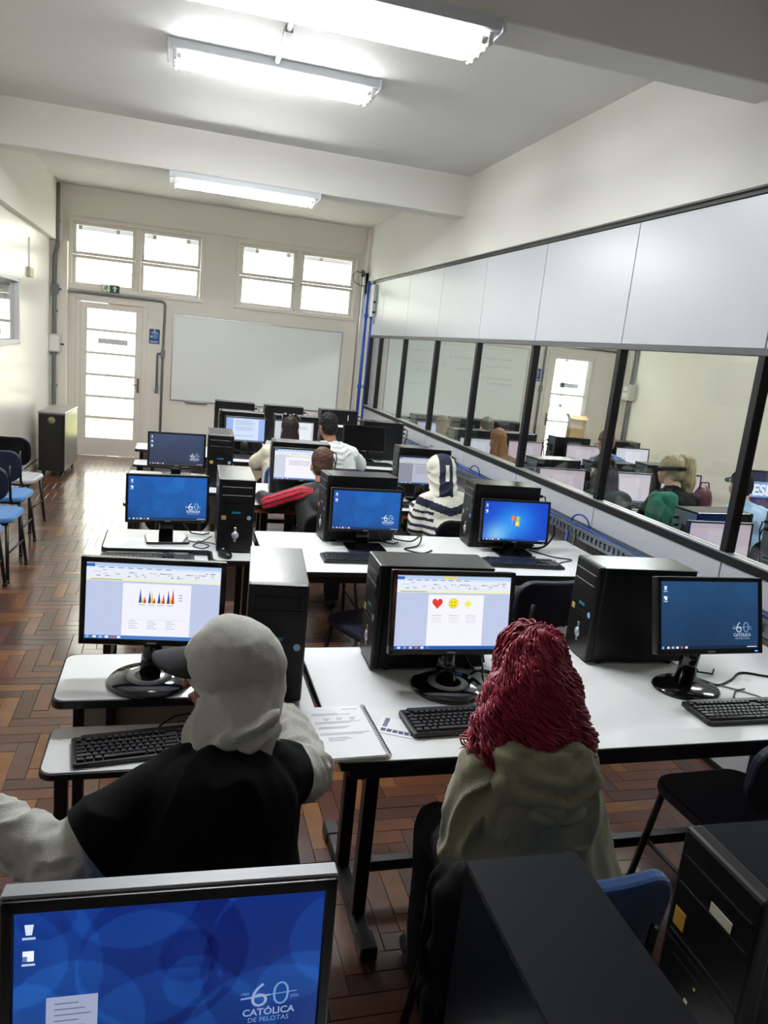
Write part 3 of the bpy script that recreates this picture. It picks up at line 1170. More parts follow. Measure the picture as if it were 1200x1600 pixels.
XR = 2.52
work_table('long white table where the red-haired person sits', 0.475, 2.56, 1.775, 2.565)
work_table('long white table holding the two blue-screened monitors in the second row', 0.47, XR, 3.49, 4.268)
work_table('long white table with brown under-rail in the row of the striped hoodie', 0.47, XR, 4.97, 5.75, brown=True)
work_table('white table of the row where the two people in pale tops sit', 0.50, XR, 6.72, 7.5)
work_table('farthest white table, in front of the whiteboard, carrying a row of towers', 0.42, XR, 7.82, 8.56)
computer_desk('white two-level desk beside the person in the grey hood', -0.32, 0.462, 1.96, 1.94, 2.185, 2.53, 0.205)
computer_desk('white two-level desk by the aisle in the second row, with a mouse on it', -0.33, 0.452, 3.62, 3.65, 3.83, 4.22, 0.21, zs=0.72)
computer_desk('white two-level desk by the aisle under the dimmed monitor', -0.32, 0.46, 5.28, 5.3, 5.55, 6.02, 0.2)
computer_desk('empty white two-level desk by the aisle, nearest the door', -0.34, 0.44, 6.85, 6.85, 7.1, 7.5, 0.18)
computer_desk('white desk under the nearest blue screen at the bottom of the photo', -0.3, 0.628, 0.3, 0.33, 0.62, 0.945, 0.405)
work_table('dark-edged table under the tower in the bottom right corner', 0.64, 2.56, 0.2, 0.93)


# ------------------------------------------------------------------ screens
def bubbles(base, seed, amp=14, rmax=0.4):
    rnd = random.Random(seed)
    cs = [(rnd.uniform(-0.1, 1.1), rnd.uniform(-0.1, 1.1), rnd.uniform(0.12, rmax), rnd.choice((-1, 1, 1))) for _ in range(16)]

    def fn(u, v):
        d = 0.0
        for (x, y, r, s) in cs:
            q = math.hypot((u - x) * 1.6, v - y) / r
            if q < 1:
                d += s * amp * (0.3 + 0.55 * q)
        d *= 0.5
        k = 0.9 + 0.22 * v
        return tuple(max(0, min(255, c * k + d * m)) for c, m in zip(base, (0.35, 0.9, 1.1)))
    return fn


def logo60(a, x, y, s, col=(235, 240, 248), words=True):
    """'60' with a cut line, CATÓLICA / DE PELOTAS below; x,y = left bottom of the block, s = width"""
    h = s * 0.5
    yb = y + (s * 0.27 if words else 0)
    lo = tuple(int(c * 0.6 + q * 0.4) for c, q in zip(col, (60, 120, 190)))
    a.text('6', x + s * 0.14, yb, h * 1.36, col, -0.012, 'l', 1.05)
    a.text('0', x + s * 0.52, yb, h * 1.36, lo, -0.02, 'l', 1.05)
    a.line([(x, yb + h * 0.36), (x + s * 0.5, yb + h * 0.44)], s * 0.03, col)
    a.line([(x + s * 0.5, yb + h * 0.44), (x + s * 0.98, yb + h * 0.5)], s * 0.018, lo)
    a.text('1960', x - s * 0.01, yb + h * 0.5, s * 0.075, lo)
    a.text('2020', x + s * 0.86, yb + h * 0.26, s * 0.075, lo)
    if words:
        a.text('CATÓLICA', x + s * 0.5, y + s * 0.11, s * 0.185, col, 0.018, 'c')
        a.text('DE PELOTAS', x + s * 0.5, y - s * 0.02, s * 0.13, lo, 0.0, 'c')


def taskbar(a, W, H, col=(20, 52, 110)):
    a.rect(0, 0, W, H * 0.045, col)
    a.disk(W * 0.02, H * 0.022, H * 0.02, (120, 180, 230), 12)
    for k, c in enumerate(((220, 226, 236), (170, 190, 220), (240, 240, 244), (206, 90, 70), (230, 232, 240))):
        a.rect(W * (0.06 + 0.045 * k), H * 0.008, W * (0.085 + 0.045 * k), H * 0.038, c, k == 0)
    a.rect(W * 0.88, H * 0.015, W * 0.985, H * 0.03, (190, 204, 226))


def icons(a, W, H, n=2):
    for k in range(n):
        y = H * (0.93 - 0.15 * k)
        if k == 0:
            a.poly([(W * 0.03, y), (W * 0.058, y), (W * 0.053, y - H * 0.06), (W * 0.035, y - H * 0.06)], (206, 222, 240))
        else:
            a.rect(W * 0.026, y - H * 0.06, W * 0.06, y, (232, 238, 246))
            a.rect(W * 0.026, y - H * 0.06, W * 0.04, y - H * 0.03, (90, 120, 170))
        a.rect(W * 0.024, y - H * 0.085, W * 0.064, y - H * 0.072, (176, 196, 224))


def art_uni(base, seed, col=(236, 241, 248), note=False, n=2, amp=14, rmax=0.4, ly=0.14, gn=(56, 34)):
    def fn(W, H):
        a = Art(W, H)
        a.grid(bubbles(base, seed, amp, rmax), *gn)
        icons(a, W, H, n)
        taskbar(a, W, H, tuple(int(c * 0.62) for c in base))
        logo60(a, W * 0.73, H * ly, W * 0.2, col)
        if note:
            a.rect(W * 0.1, H * 0.06, W * 0.26, H * 0.5, (150, 158, 186))
            for k in range(7):
                a.rect(W * 0.125, H * (0.455 - 0.034 * k), W * (0.2 + 0.02 * (k % 3)), H * (0.462 - 0.034 * k), (96, 102, 122), k == 0)
        return a
    return fn


def word_ui(W, H, bg=(186, 196, 226), page=(232, 235, 246), rib=(226, 231, 243), px=(0.28, 0.76), bar=True, bright=1.0):
    k_ = lambda c: tuple(int(v * bright) for v in c)
    a = Art(W, H)
    a.rect(0, 0, W, H, k_(bg))
    a.rect(0, H * 0.955, W, H, k_((176, 200, 234)))
    a.rect(0, H * 0.915, W, H * 0.955, k_((210, 222, 240)), False)
    a.rect(0, H * 0.945, W * 0.06, H * 0.985, k_((52, 98, 178)))
    a.rect(0, H * 0.8, W, H * 0.93, k_(rib))
    for i in range(8):
        a.rect(W * (0.09 + 0.07 * i), H * 0.935, W * (0.13 + 0.07 * i), H * 0.945, k_((120, 132, 158)), i == 0)
    rnd = random.Random(5)
    for i in range(46):
        x, y = rnd.uniform(0.02, 0.95), rnd.choice((0.825, 0.85, 0.875, 0.9))
        a.rect(W * x, H * y, W * (x + rnd.uniform(0.008, 0.03)), H * (y + 0.013), k_(rnd.choice(((150, 164, 194), (186, 178, 150), (140, 150, 176), (196, 204, 222)))), i == 0)
    if bar:
        a.rect(0, H * 0.77, W, H * 0.8, k_((232, 234, 196)))
        a.rect(W * 0.03, H * 0.78, W * 0.26, H * 0.79, k_((146, 150, 110)))
    a.rect(W * px[0], H * 0.05, W * px[1], H * 0.745, k_(page))
    taskbar(a, W, H, k_((70, 120, 190)))
    return a


def art_chart(W, H):
    a = word_ui(W, H, px=(0.27, 0.78), page=(236, 236, 248))
    x0, y0 = W * 0.39, H * 0.49
    for g in range(4):
        for k, (c, h) in enumerate((((38, 62, 140), (0.2, 0.17, 0.16, 0.19)[g]), ((212, 206, 40), (0.09, 0.17, 0.07, 0.12)[g]), ((208, 44, 34), (0.09, 0.08, 0.13, 0.22)[g]))):
            x = x0 + W * (0.07 * g + 0.017 * k)
            a.poly([(x, y0), (x + W * 0.022, y0), (x + W * 0.011, y0 + H * h)], c)
        a.rect(x0 + W * 0.07 * g, y0 - H * 0.03, x0 + W * (0.07 * g + 0.05), y0 - H * 0.02, (170, 172, 186))
    for k, c in enumerate(((38, 62, 140), (212, 206, 40), (208, 44, 34))):
        a.rect(W * 0.69, H * (0.6 - 0.035 * k), W * 0.715, H * (0.612 - 0.035 * k), (140, 144, 168))
    for r in range(4):
        for c in range(3):
            a.rect(W * (0.32 + 0.14 * c), H * (0.24 - 0.03 * r), W * (0.37 + 0.14 * c + 0.02 * (r % 2)), H * (0.247 - 0.03 * r), (166, 168, 184))
    a.line([(W * 0.31, H * 0.27), (W * 0.72, H * 0.27)], W * 0.002, (190, 192, 206))
    return a


def art_shapes(W, H):
    a = word_ui(W, H, px=(0.275, 0.765), page=(238, 238, 246))
    a.rect(W * 0.4, H * 0.965, W * 0.52, H * 0.995, (226, 214, 70))
    hx, hy, s = W * 0.355, H * 0.63, W * 0.05
    pts = []
    for k in range(40):
        t = 2 * PI * k / 40
        pts.append((hx + s * 0.9 * math.sin(t) ** 3, hy + s * (0.8125 * math.cos(t) - 0.3125 * math.cos(2 * t) - 0.125 * math.cos(3 * t) - 0.0625 * math.cos(4 * t))))
    a.poly(pts[::-1], (222, 58, 46))
    cx, cy = W * 0.495, H * 0.63
    a.disk(cx, cy, W * 0.043, (190, 176, 30))
    a.disk(cx, cy, W * 0.04, (236, 224, 52))
    for sx in (-1, 1):
        a.disk(cx + sx * W * 0.014, cy + W * 0.01, W * 0.005, (110, 96, 20), 10)
    a.ring(cx, cy, W * 0.024, W * 0.024, W * 0.004, (110, 96, 20), 205, 335, 14)
    sx, sy = W * 0.625, H * 0.625
    for k in range(8):
        b = PI / 4 * k
        a.poly([(sx + W * 0.04 * math.cos(b), sy + W * 0.04 * math.sin(b)), (sx + W * 0.025 * math.cos(b + 0.25), sy + W * 0.025 * math.sin(b + 0.25)), (sx + W * 0.025 * math.cos(b - 0.25), sy + W * 0.025 * math.sin(b - 0.25))][::-1], (216, 220, 60))
    a.disk(sx, sy, W * 0.021, (236, 232, 60))
    for r in range(4):
        for c in range(3):
            a.rect(W * (0.31 + 0.15 * c), H * (0.46 - 0.03 * r), W * (0.4 + 0.15 * c), H * (0.466 - 0.03 * r), (190, 190, 204) if r else (196, 140, 136))
    a.rect(0, 0, W, H * 0.045, (34, 92, 176))
    for k, c in enumerate(((220, 226, 236), (120, 170, 220), (240, 200, 90), (220, 90, 70), (230, 232, 240), (60, 130, 200))):
        a.rect(W * (0.03 + 0.05 * k), H * 0.008, W * (0.055 + 0.05 * k), H * 0.038, c, k == 0)
    return a


def art_text(bg=(186, 196, 226), page=(228, 231, 246), px=(0.25, 0.85), lines=((0.62, 8),), bright=1.0, ui=True):
    def fn(W, H):
        a = word_ui(W, H, bg, page, px=px, bright=bright) if ui else Art(W, H)
        if not ui:
            a.rect(0, 0, W, H, bg)
            a.rect(W * px[0], H * 0.02, W * px[1], H * 0.97, page)
            a.rect(0, 0, W, H * 0.05, tuple(int(c * 0.6) for c in bg))
        rnd = random.Random(int(bg[0] + page[1]))
        for (v, n) in lines:
            for k in range(n):
                a.rect(W * (px[0] + 0.06), H * (v - 0.045 * k), W * (px[1] - 0.08 - rnd.uniform(0, 0.12)), H * (v + 0.012 - 0.045 * k), tuple(int(c * 0.62) for c in page), k == 0)
        return a
    return fn


def art_win(W, H):
    a = Art(W, H)

    def fn(u, v):
        d = math.exp(-(((u - 0.5) * 1.5) ** 2 + (v - 0.5) ** 2) * 5)
        e = math.exp(-(((u - 0.2) * 3.2) ** 2 + ((v - 0.1) * 2.0) ** 2) * 2.2)
        return (10 + 26 * d + 110 * e, 62 + 80 * d + 110 * e, 190 + 46 * d + 30 * e)
    a.grid(fn, 40, 26)
    icons(a, W, H, 2)
    taskbar(a, W, H, (24, 60, 140))
    cx, cy, s = W * 0.5, H * 0.52, W * 0.075

    def pane(x, y, c, hi):
        P = []
        for k in range(7):
            t = k / 6
            P.append((cx + s * (x + 0.86 * t), cy + s * (y + 0.12 * math.sin(PI * t * 1.1) - 0.1 * t)))
        Q = [(p[0] + s * 0.1, p[1] + s * 0.84) for p in P]
        a.poly(P + Q[::-1], c)
        a.poly([P[1], P[4], Q[4], Q[1]], hi)
    pane(-1.0, 0.06, (228, 92, 40), (240, 130, 70))
    pane(0.0, -0.02, (126, 186, 60), (170, 208, 110))
    pane(-1.12, -0.9, (40, 110, 200), (96, 160, 226))
    pane(-0.1, -0.98, (240, 196, 50), (248, 220, 110))
    return a


def art_plain(c, c2, lines=True, logo=False):
    def fn(W, H):
        a = Art(W, H)
        a.rect(0, 0, W, H, c)
        a.rect(0, H * 0.9, W, H, tuple(int(v * 0.96) for v in c))
        a.rect(W * 0.3, H * 0.1, W * 0.74, H * 0.85, c2)
        if lines:
            for k in range(4):
                a.rect(W * 0.36, H * (0.7 - 0.07 * k), W * (0.6 + 0.03 * (k % 3)), H * (0.708 - 0.07 * k), tuple(int(v * 0.85) for v in c2), k == 0)
        a.rect(0, 0, W, H * 0.045, (70, 72, 150))
        if logo:
            a.rect(W * 0.62, H * 0.8, W * 0.8, H * 0.85, (40, 60, 170))
        return a
    return fn


def art_banner(W, H):
    a = Art(W, H)
    a.rect(0, 0, W, H, (30, 28, 62))
    a.rect(0, H * 0.26, W, H * 0.72, (120, 150, 210))
    a.text('VIESL', W * 0.03, H * 0.33, H * 0.44, (238, 242, 250), 0.04, 'l', 1.1)
    a.rect(0, 0, W, H * 0.2, (60, 40, 90))
    a.rect(W * 0.05, H * 0.8, W * 0.2, H * 0.86, (120, 80, 120))
    return a


def monitor(label, c, w, h, yaw, tilt, art, base='round', group=None, trim=None, bez=0.017, foot_dy=0.0, screen=True):
    """c = centre of the panel front; the foot stands on z = TZ below it"""
    cy, sy = math.cos(yaw), math.sin(yaw)
    t = thing('monitor', label, 'monitor', (c[0] + sy * 0.03 * 1, c[1] - cy * foot_dy, TZ), yaw, group)
    zc = c[2] - TZ
    fy = foot_dy
    T = Matrix.Translation((0, fy, zc)) @ Matrix.Rotation(-tilt, 4, 'X')
    mb = MB()
    mb.box((0, 0.014, 0), (w, 0.028, h), bev=0.004, seg=2)
    mb.box((0, 0.036, -0.005), (w * 0.72, 0.03, h * 0.7), bev=0.012, seg=2)
    bmesh.ops.transform(mb.bm, matrix=T, verts=mb.bm.verts)
    hs = mb.done('housing', M_blackpl, t)
    mb = MB()
    for a, b in (((-w / 2, -h / 2), (w / 2, -h / 2 + bez * 1.15)), ((-w / 2, h / 2 - bez), (w / 2, h / 2)), ((-w / 2, -h / 2), (-w / 2 + bez, h / 2)), ((w / 2 - bez, -h / 2), (w / 2, h / 2))):
        mb.b2((a[0], -0.006, a[1]), (b[0], 0.002, b[1]), bev=0.0025)
    bmesh.ops.transform(mb.bm, matrix=T, verts=mb.bm.verts)
    mb.done('bezel', M_gloss if base == 'round' else M_blackpl, t)
    W, H = w - 2 * bez, h - 2.15 * bez
    if art:
        a = art(W, H)
        a.done('screen', M_screen, t, T @ face_M((-W / 2, -0.0012, -h / 2 + bez * 1.15), (1, 0, 0), (0, 0, 1)))
    else:
        mb = MB()
        mb.b2((-W / 2, -0.0012, -h / 2 + bez * 1.15), (W / 2, 0.0, h / 2 - bez))
        bmesh.ops.transform(mb.bm, matrix=T, verts=mb.bm.verts)
        mb.done('screen', M_gloss, t)
    mb = MB()
    mb.box((w * 0.0, -0.0065, -h / 2 + bez * 0.55), (0.03, 0.001, 0.006))
    bmesh.ops.transform(mb.bm, matrix=T, verts=mb.bm.verts)
    mb.done('badge', M_silver, t)
    mb = MB()
    mb.box((w / 2 - 0.03, -0.0065, -h / 2 + bez * 0.55), (0.012, 0.0012, 0.004))
    bmesh.ops.transform(mb.bm, matrix=T, verts=mb.bm.verts)
    mb.done('power_button', M_led if base == 'oval' else M_silver, t)
    if trim:
        mb = MB()
        mb.box((0, 0.018, h / 2 + 0.001), (w + 0.004, 0.03, 0.006), bev=0.002)
        bmesh.ops.transform(mb.bm, matrix=T, verts=mb.bm.verts)
        mb.done('top_trim', trim, t)
    zb = zc - h / 2
    mb = MB()
    if base in ('round', 'oval'):
        mb.cyl((0, 0.02, 0.014), (0, fy + 0.045, zb + 0.05), 0.034, 0.03, 18)
        mb.box((0, fy + 0.05, zb + 0.07), (0.09, 0.03, 0.1), bev=0.01, seg=2)
    else:
        mb.box((0, fy + 0.046, zb / 2 + 0.04), (0.075, 0.024, zb + 0.08), bev=0.006, seg=2)
        mb.box((0, fy + 0.05, zb + 0.07), (0.1, 0.02, 0.1), bev=0.006)
    mb.done('stand_neck', M_gloss, t)
    mb = MB()
    if base == 'round':
        mb.lathe([(0, 0), (0.125, 0), (0.129, 0.006), (0.122, 0.014), (0.06, 0.022), (0, 0.026)], 36)
    elif base == 'oval':
        mb.lathe([(0, 0), (0.125, 0), (0.13, 0.006), (0.122, 0.014), (0.06, 0.022), (0, 0.026)], 36, sy=0.82)
    else:
        mb.prism(rrect(-0.11, -0.085, 0.11, 0.085, 0.012, 3), 0, 0.014, bev=0.004)
    mb.done('base', M_gloss, t)
    if base == 'round':
        mb = MB()
        mb.lathe([(0.045, 0.0238), (0.07, 0.0212), (0.071, 0.0216), (0.045, 0.0244)], 30)
        mb.done('base_ring', M_greymon, t)
    mb = MB()
    mb.tube([(0.06, fy + 0.05, zb + 0.03), (0.1, 0.1, 0.06), (0.14, 0.11, 0.012), (0.2, 0.1, 0.006), (0.24, 0.14, 0.006)], 0.004)
    mb.done('cable', M_cable, t)
    return t


BLUE = (17, 80, 154)
monitor('monitor showing a document with small coloured bar spikes, beside the grey-hooded person', (-0.042, 2.343, 1.002), 0.443, 0.281, R(-5.9), R(4.8), art_chart, 'round', foot_dy=0.04)
monitor('monitor showing a red heart, yellow face and sun in a document', (0.936, 2.236, 1.01), 0.441, 0.286, R(-1.2), R(9.7), art_shapes, 'round', foot_dy=0.03)
monitor('monitor with dull dark blue wallpaper on the right end of the nearest full table', (1.854, 2.097, 1.056), 0.446, 0.272, R(0.6), R(16), art_uni((30, 62, 98), 4, (176, 190, 206), amp=6), 'oval', foot_dy=-0.05)
monitor('monitor with bright blue wallpaper on the aisle desk of the second row', (-0.016, 4.03, 0.972), 0.427, 0.256, R(5.3), R(6.5), art_uni(BLUE, 2), 'square', foot_dy=0.03, bez=0.013)
monitor('monitor with bright blue wallpaper in the middle of the second row', (1.062, 3.97, 0.965), 0.415, 0.243, 0, R(4.8), art_uni((16, 78, 154), 2), 'square', foot_dy=0.03, bez=0.013)
monitor('monitor showing the four-colour flag wallpaper at the right of the second row', (1.967, 3.93, 0.943), 0.433, 0.257, R(-1.9), R(7.8), art_win, 'square', foot_dy=0.03, bez=0.013)
monitor('monitor with a dim grey-blue wallpaper on the third aisle desk', (0.028, 5.9, 0.949), 0.432, 0.261, R(4.3), R(5.7), art_uni((48, 60, 88), 9, (226, 230, 236), n=3, amp=5), 'square', foot_dy=0.03, bez=0.014)
monitor('monitor showing a white page in front of the boy with red sleeve stripes', (0.885, 5.2, 1.0), 0.42, 0.235, 0, R(5), art_text((202, 208, 224), (238, 236, 246), (0.2, 0.8), ((0.62, 4),)), 'square', foot_dy=0.02, bez=0.012)
monitor('monitor showing a grey text page in front of the striped hoodie', (1.84, 5.33, 0.985), 0.42, 0.222, R(1), R(5), art_text((160, 160, 176), (206, 208, 228), (0.28, 0.95), ((0.66, 7),), 0.86), 'square', foot_dy=0.02, bez=0.012)
monitor('monitor showing a pale blue text page in the far row, left of the dark-haired woman', (0.65, 7.15, 0.986), 0.385, 0.24, R(2), R(5), art_text((150, 176, 232), (204, 218, 248), (0.18, 0.84), ((0.88, 5), (0.6, 4), (0.25, 2)), ui=False), 'square', foot_dy=0.02, bez=0.012)
monitor('monitor with a pale page partly behind the dark-haired woman in the far row', (1.105, 7.1, 0.985), 0.396, 0.25, R(1), R(5), art_text((190, 198, 206), (224, 228, 236), (0.55, 0.95), ((0.8, 3),), ui=False), 'square', foot_dy=0.02, bez=0.012)
monitor('switched-off black monitor right of the man in the white hoodie', (1.817, 7.15, 0.98), 0.435, 0.26, R(1), R(8), None, 'square', foot_dy=0.02, bez=0.012)
monitor('nearest monitor, deep blue bubble wallpaper with a note window, at the photo bottom', (0.029, 0.897, 0.968), 0.443, 0.29, R(-2), R(4.6), art_uni((8, 36, 104), 12, (140, 156, 192), True, amp=38, rmax=0.6, ly=0.22, gn=(120, 76)), 'oval', trim=M_greymon, foot_dy=0.04)

# ------------------------------------------------------------------ tower computers
TW, TD, TH = 0.18, 0.41, 0.388


def tower_proto():
    t = thing('computer_tower', None, 'computer', (0, 0, 0))
    mb = MB()
    mb.b2((-TW / 2, -TD / 2 + 0.02, 0.012), (TW / 2, TD / 2, TH - 0.004), bev=0.003)
    mb.done('case', M_case, t)
    mb = MB()
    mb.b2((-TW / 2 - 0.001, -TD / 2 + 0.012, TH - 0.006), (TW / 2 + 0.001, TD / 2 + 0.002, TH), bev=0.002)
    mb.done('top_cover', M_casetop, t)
    mb = MB()
    mb.b2((-TW / 2 - 0.002, -TD / 2 - 0.012, 0.008), (TW / 2 + 0.002, -TD / 2 + 0.021, TH + 0.001), bev=0.007, seg=2)
    mb.done('front_panel', M_front, t)
    for z in (TH - 0.075, TH - 0.118):
        mb = MB()
        mb.b2((-TW / 2 + 0.014, -TD / 2 - 0.015, z), (TW / 2 - 0.014, -TD / 2 - 0.011, z + 0.038), bev=0.002)
        mb.done('drive_cover', M_front, t)
    mb = MB()
    mb.b2((-TW / 2 + 0.006, -TD / 2 - 0.0128, 0.185), (TW / 2 - 0.006, -TD / 2 - 0.0115, 0.189))
    mb.b2((-TW / 2 + 0.03, -TD / 2 - 0.0128, 0.165), (TW / 2 - 0.03, -TD / 2 - 0.0115, 0.168))
    mb.done('front_groove', M_front_g, t)
    y = -TD / 2 - 0.0122
    mb = MB()
    mb.cyl((0, y + 0.001, 0.097), (0, y - 0.003, 0.097), 0.019, n=20)
    mb.b2((-0.006, y - 0.0015, 0.062), (0.006, y + 0.001, 0.138), bev=0.0008)
    mb.done('power_badge', M_silver, t)
    mb = MB()
    mb.cyl((0, y - 0.0028, 0.097), (0, y - 0.0038, 0.097), 0.0125, n=18)
    mb.done('power_button', mat('pale_blue_button', (150, 178, 204), 0.3), t)
    for nm, x, z, a, b, c in (('model_label', 0.0, 0.216, 0.022, 0.005, (30, 118, 136)), ('licence_sticker', -0.062, 0.188, 0.012, 0.011, (172, 164, 96)), ('blue_sticker', 0.066, 0.19, 0.011, 0.0115, (128, 176, 222))):
        mb = MB()
        if nm == 'blue_sticker':
            mb.prism([(x + a * math.cos(2 * PI * k / 16), z + b * math.sin(2 * PI * k / 16)) for k in range(16)], 0, 0.0008, M=face_M((0, y, 0), (1, 0, 0), (0, 0, 1)))
        else:
            mb.b2((x - a, y - 0.0012, z - b), (x + a, y + 0.0005, z + b))
        mb.done(nm, mat('tower_' + nm, c, 0.35), t)
    for x in (-0.07, 0.07):
        for yy in (-0.15, 0.16):
            mb = MB()
            mb.cyl((x, yy, 0), (x, yy, 0.014), 0.014, n=10)
            mb.done('rubber_foot', M_edge, t)
    mb = MB()
    mb.b2((-TW / 2 + 0.006, TD / 2, 0.02), (TW / 2 - 0.006, TD / 2 + 0.002, TH - 0.012))
    rear = mb.done('rear_panel', M_gal, t)
    mb = MB()
    for r in (0.036, 0.024, 0.012):
        mb.tube([(-0.02 + r * math.cos(2 * PI * k / 20), TD / 2 + 0.004, 0.26 + r * math.sin(2 * PI * k / 20)) for k in range(21)], 0.0035, 5)
    mb.box((-0.02, TD / 2 + 0.002, 0.26), (0.076, 0.002, 0.076))
    mb.done('fan_grille', M_front_g, rear)
    mb = MB()
    for k in range(4):
        mb.b2((-0.07, TD / 2 + 0.001, 0.04 + 0.022 * k), (0.05, TD / 2 + 0.0035, 0.05 + 0.022 * k))
    mb.b2((-0.075, TD / 2 + 0.001, 0.14), (-0.035, TD / 2 + 0.004, 0.21))
    mb.done('port_strip', M_front_g, rear)
    for k, (x, z, L) in enumerate(((0.055, 0.33, 0.05), (0.05, 0.285, 0.045), (-0.055, 0.17, 0.04))):
        mb = MB()
        mb.box((x, TD / 2 + 0.016, z), (0.022, 0.03, 0.018), bev=0.003)
        mb.tube([(x, TD / 2 + 0.025, z), (x, TD / 2 + L, z - 0.004), (x - 0.004, TD / 2 + L + 0.012, z - 0.05), (x - 0.01, TD / 2 + L - 0.005, z - 0.14), (x - 0.02, TD / 2 + 0.02, 0.05), (x - 0.02, TD / 2 + 0.03, 0.006)], 0.0045)
        mb.done('plug_cable', M_cable, t)
    return t


TP = tower_proto()
used_tp = [False]


def tower(label, x, y, yawdeg, group=None, z=TZ):
    t = TP if not used_tp[0] else copy_tree(TP)
    used_tp[0] = True
    t.location = (x, y, z)
    t.rotation_euler = (0, 0, R(yawdeg))
    t['label'] = label
    if group:
        t['group'] = group
    return t


tower('black tower computer seen front-on, right of the bar-chart monitor', 0.345, 2.345, -5.8)
tower('black tower computer behind the monitor with the heart picture', 0.915, 2.435, -91.7)
tower('black tower computer turned sideways between the red hair and the dull blue monitor', 1.785, 2.455, -92.8)
tower('black tower seen front-on with a bright white-lit top on the second aisle desk', 0.328, 4.005, -1)
tower('black tower behind the middle blue-wallpaper monitor of the second row', 1.055, 4.165, -86.4)
tower('black tower behind the flag-wallpaper monitor', 1.951, 4.12, -92.8)
tower('black tower seen front-on right of the dim grey-blue monitor', 0.338, 5.70, -1.6)
tower('black tower behind the white-page monitor in front of the boy with red stripes', 0.906, 5.43, -93.9)
tower('black tower behind the grey text page, in front of the striped hoodie', 1.90, 5.56, -92)
tower('black tower behind the pale blue text page in the far row', 0.63, 7.385, -91)
tower('black tower behind the dark-haired woman and her pale screen', 1.16, 7.34, -88)
tower('black tower behind the switched-off black monitor', 2.05, 7.385, -89)
tower('black tower on the last table, leftmost of its three', 0.637, 8.4, -91)
tower('black tower on the last table, middle of its three', 1.169, 8.352, -89)
t = tower('black tower with white label on the last table, behind the man in white', 1.797, 8.382, -87)
mb = MB()
mb.b2((TW / 2, -0.02, 0.2), (TW / 2 + 0.001, 0.05, 0.225))
mb.b2((TW / 2, 0.09, 0.28), (TW / 2 + 0.001, 0.098, 0.34))
mb.done('asset_label', M_paper, t)
t = tower('nearest black tower at the bottom centre, its flat dark top showing', 0.522, 0.672, -1.5)
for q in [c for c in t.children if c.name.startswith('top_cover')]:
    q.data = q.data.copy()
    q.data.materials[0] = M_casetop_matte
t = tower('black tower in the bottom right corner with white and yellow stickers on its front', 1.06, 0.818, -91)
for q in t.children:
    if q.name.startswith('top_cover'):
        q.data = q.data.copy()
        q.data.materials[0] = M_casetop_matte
for ch in list(t.children):
    if ch.name.split('.')[0] in ('power_badge', 'power_button', 'model_label', 'licence_sticker', 'blue_sticker', 'sticker_print', 'drive_cover'):
        bpy.data.objects.remove(ch)
y = -TD / 2 - 0.0122
for nm, x, z, a, b, c in (('white_label', 0.02, 0.305, 0.024, 0.009, (214, 210, 196)), ('yellow_sticker', -0.062, 0.232, 0.013, 0.016, (176, 138, 60)), ('power_light', 0.0, 0.152, 0.002, 0.002, (220, 214, 110)), ('white_key', -0.012, 0.108, 0.004, 0.012, (210, 206, 186)), ('silver_sticker', 0.03, 0.38, 0.0, 0.0, (0, 0, 0))):
    if a == 0:
        continue
    mb = MB()
    mb.b2((x - a, y - 0.0012, z - b), (x + a, y + 0.0005, z + b))
    mb.done(nm, mat('a_tower_' + nm, c, 0.4), t)
mb = MB()
mb.prism([(-0.03 + 0.018 * math.cos(2 * PI * k / 20), 0.085 + 0.024 * math.sin(2 * PI * k / 20)) for k in range(20)], 0, 0.001, M=face_M((0, y, 0), (1, 0, 0), (0, 0, 1)))
mb.prism([(-0.03 + 0.014 * math.cos(2 * PI * k / 20), 0.085 + 0.02 * math.sin(2 * PI * k / 20)) for k in range(20)], 0.001, 0.0015, mi=1, M=face_M((0, y, 0), (1, 0, 0), (0, 0, 1)))
mb.done('oval_sticker', [M_paper, mat('oval_blue', (62, 122, 210), 0.35)], t)
for z in (0.34, 0.29, 0.2):
    mb = MB()
    mb.b2((-0.078, y - 0.002, z), (0.078, y + 0.001, z + 0.004))
    mb.done('front_groove', M_front_g, t)
mb = MB()
mb.b2((0.02, -0.14, TH), (0.055, -0.06, TH + 0.0008))
mb.done('barcode_label', M_paper, t)


# ------------------------------------------------------------------ keyboards, mice, papers
def key_mesh(w):
    mb = MB()
    t = bmesh.new()
    d, h = 0.0162, 0.0075
    lo = [t.verts.new(p) for p in ((-w / 2, -d / 2, 0), (w / 2, -d / 2, 0), (w / 2, d / 2, 0), (-w / 2, d / 2, 0))]
    hi = [t.verts.new(p) for p in ((-w / 2 + 0.0022, -d / 2 + 0.002, h), (w / 2 - 0.0022, -d / 2 + 0.002, h), (w / 2 - 0.0022, d / 2 - 0.0026, h), (-w / 2 + 0.0022, d / 2 - 0.0026, h))]
    for k in range(4):
        t.faces.new((lo[k], lo[(k + 1) % 4], hi[(k + 1) % 4], hi[k]))
    t.faces.new(hi)
    me = bpy.data.meshes.new('key')
    t.to_mesh(me)
    t.free()
    me.materials.append(M_key)
    mb.bm.free()
    return me


KM = {}


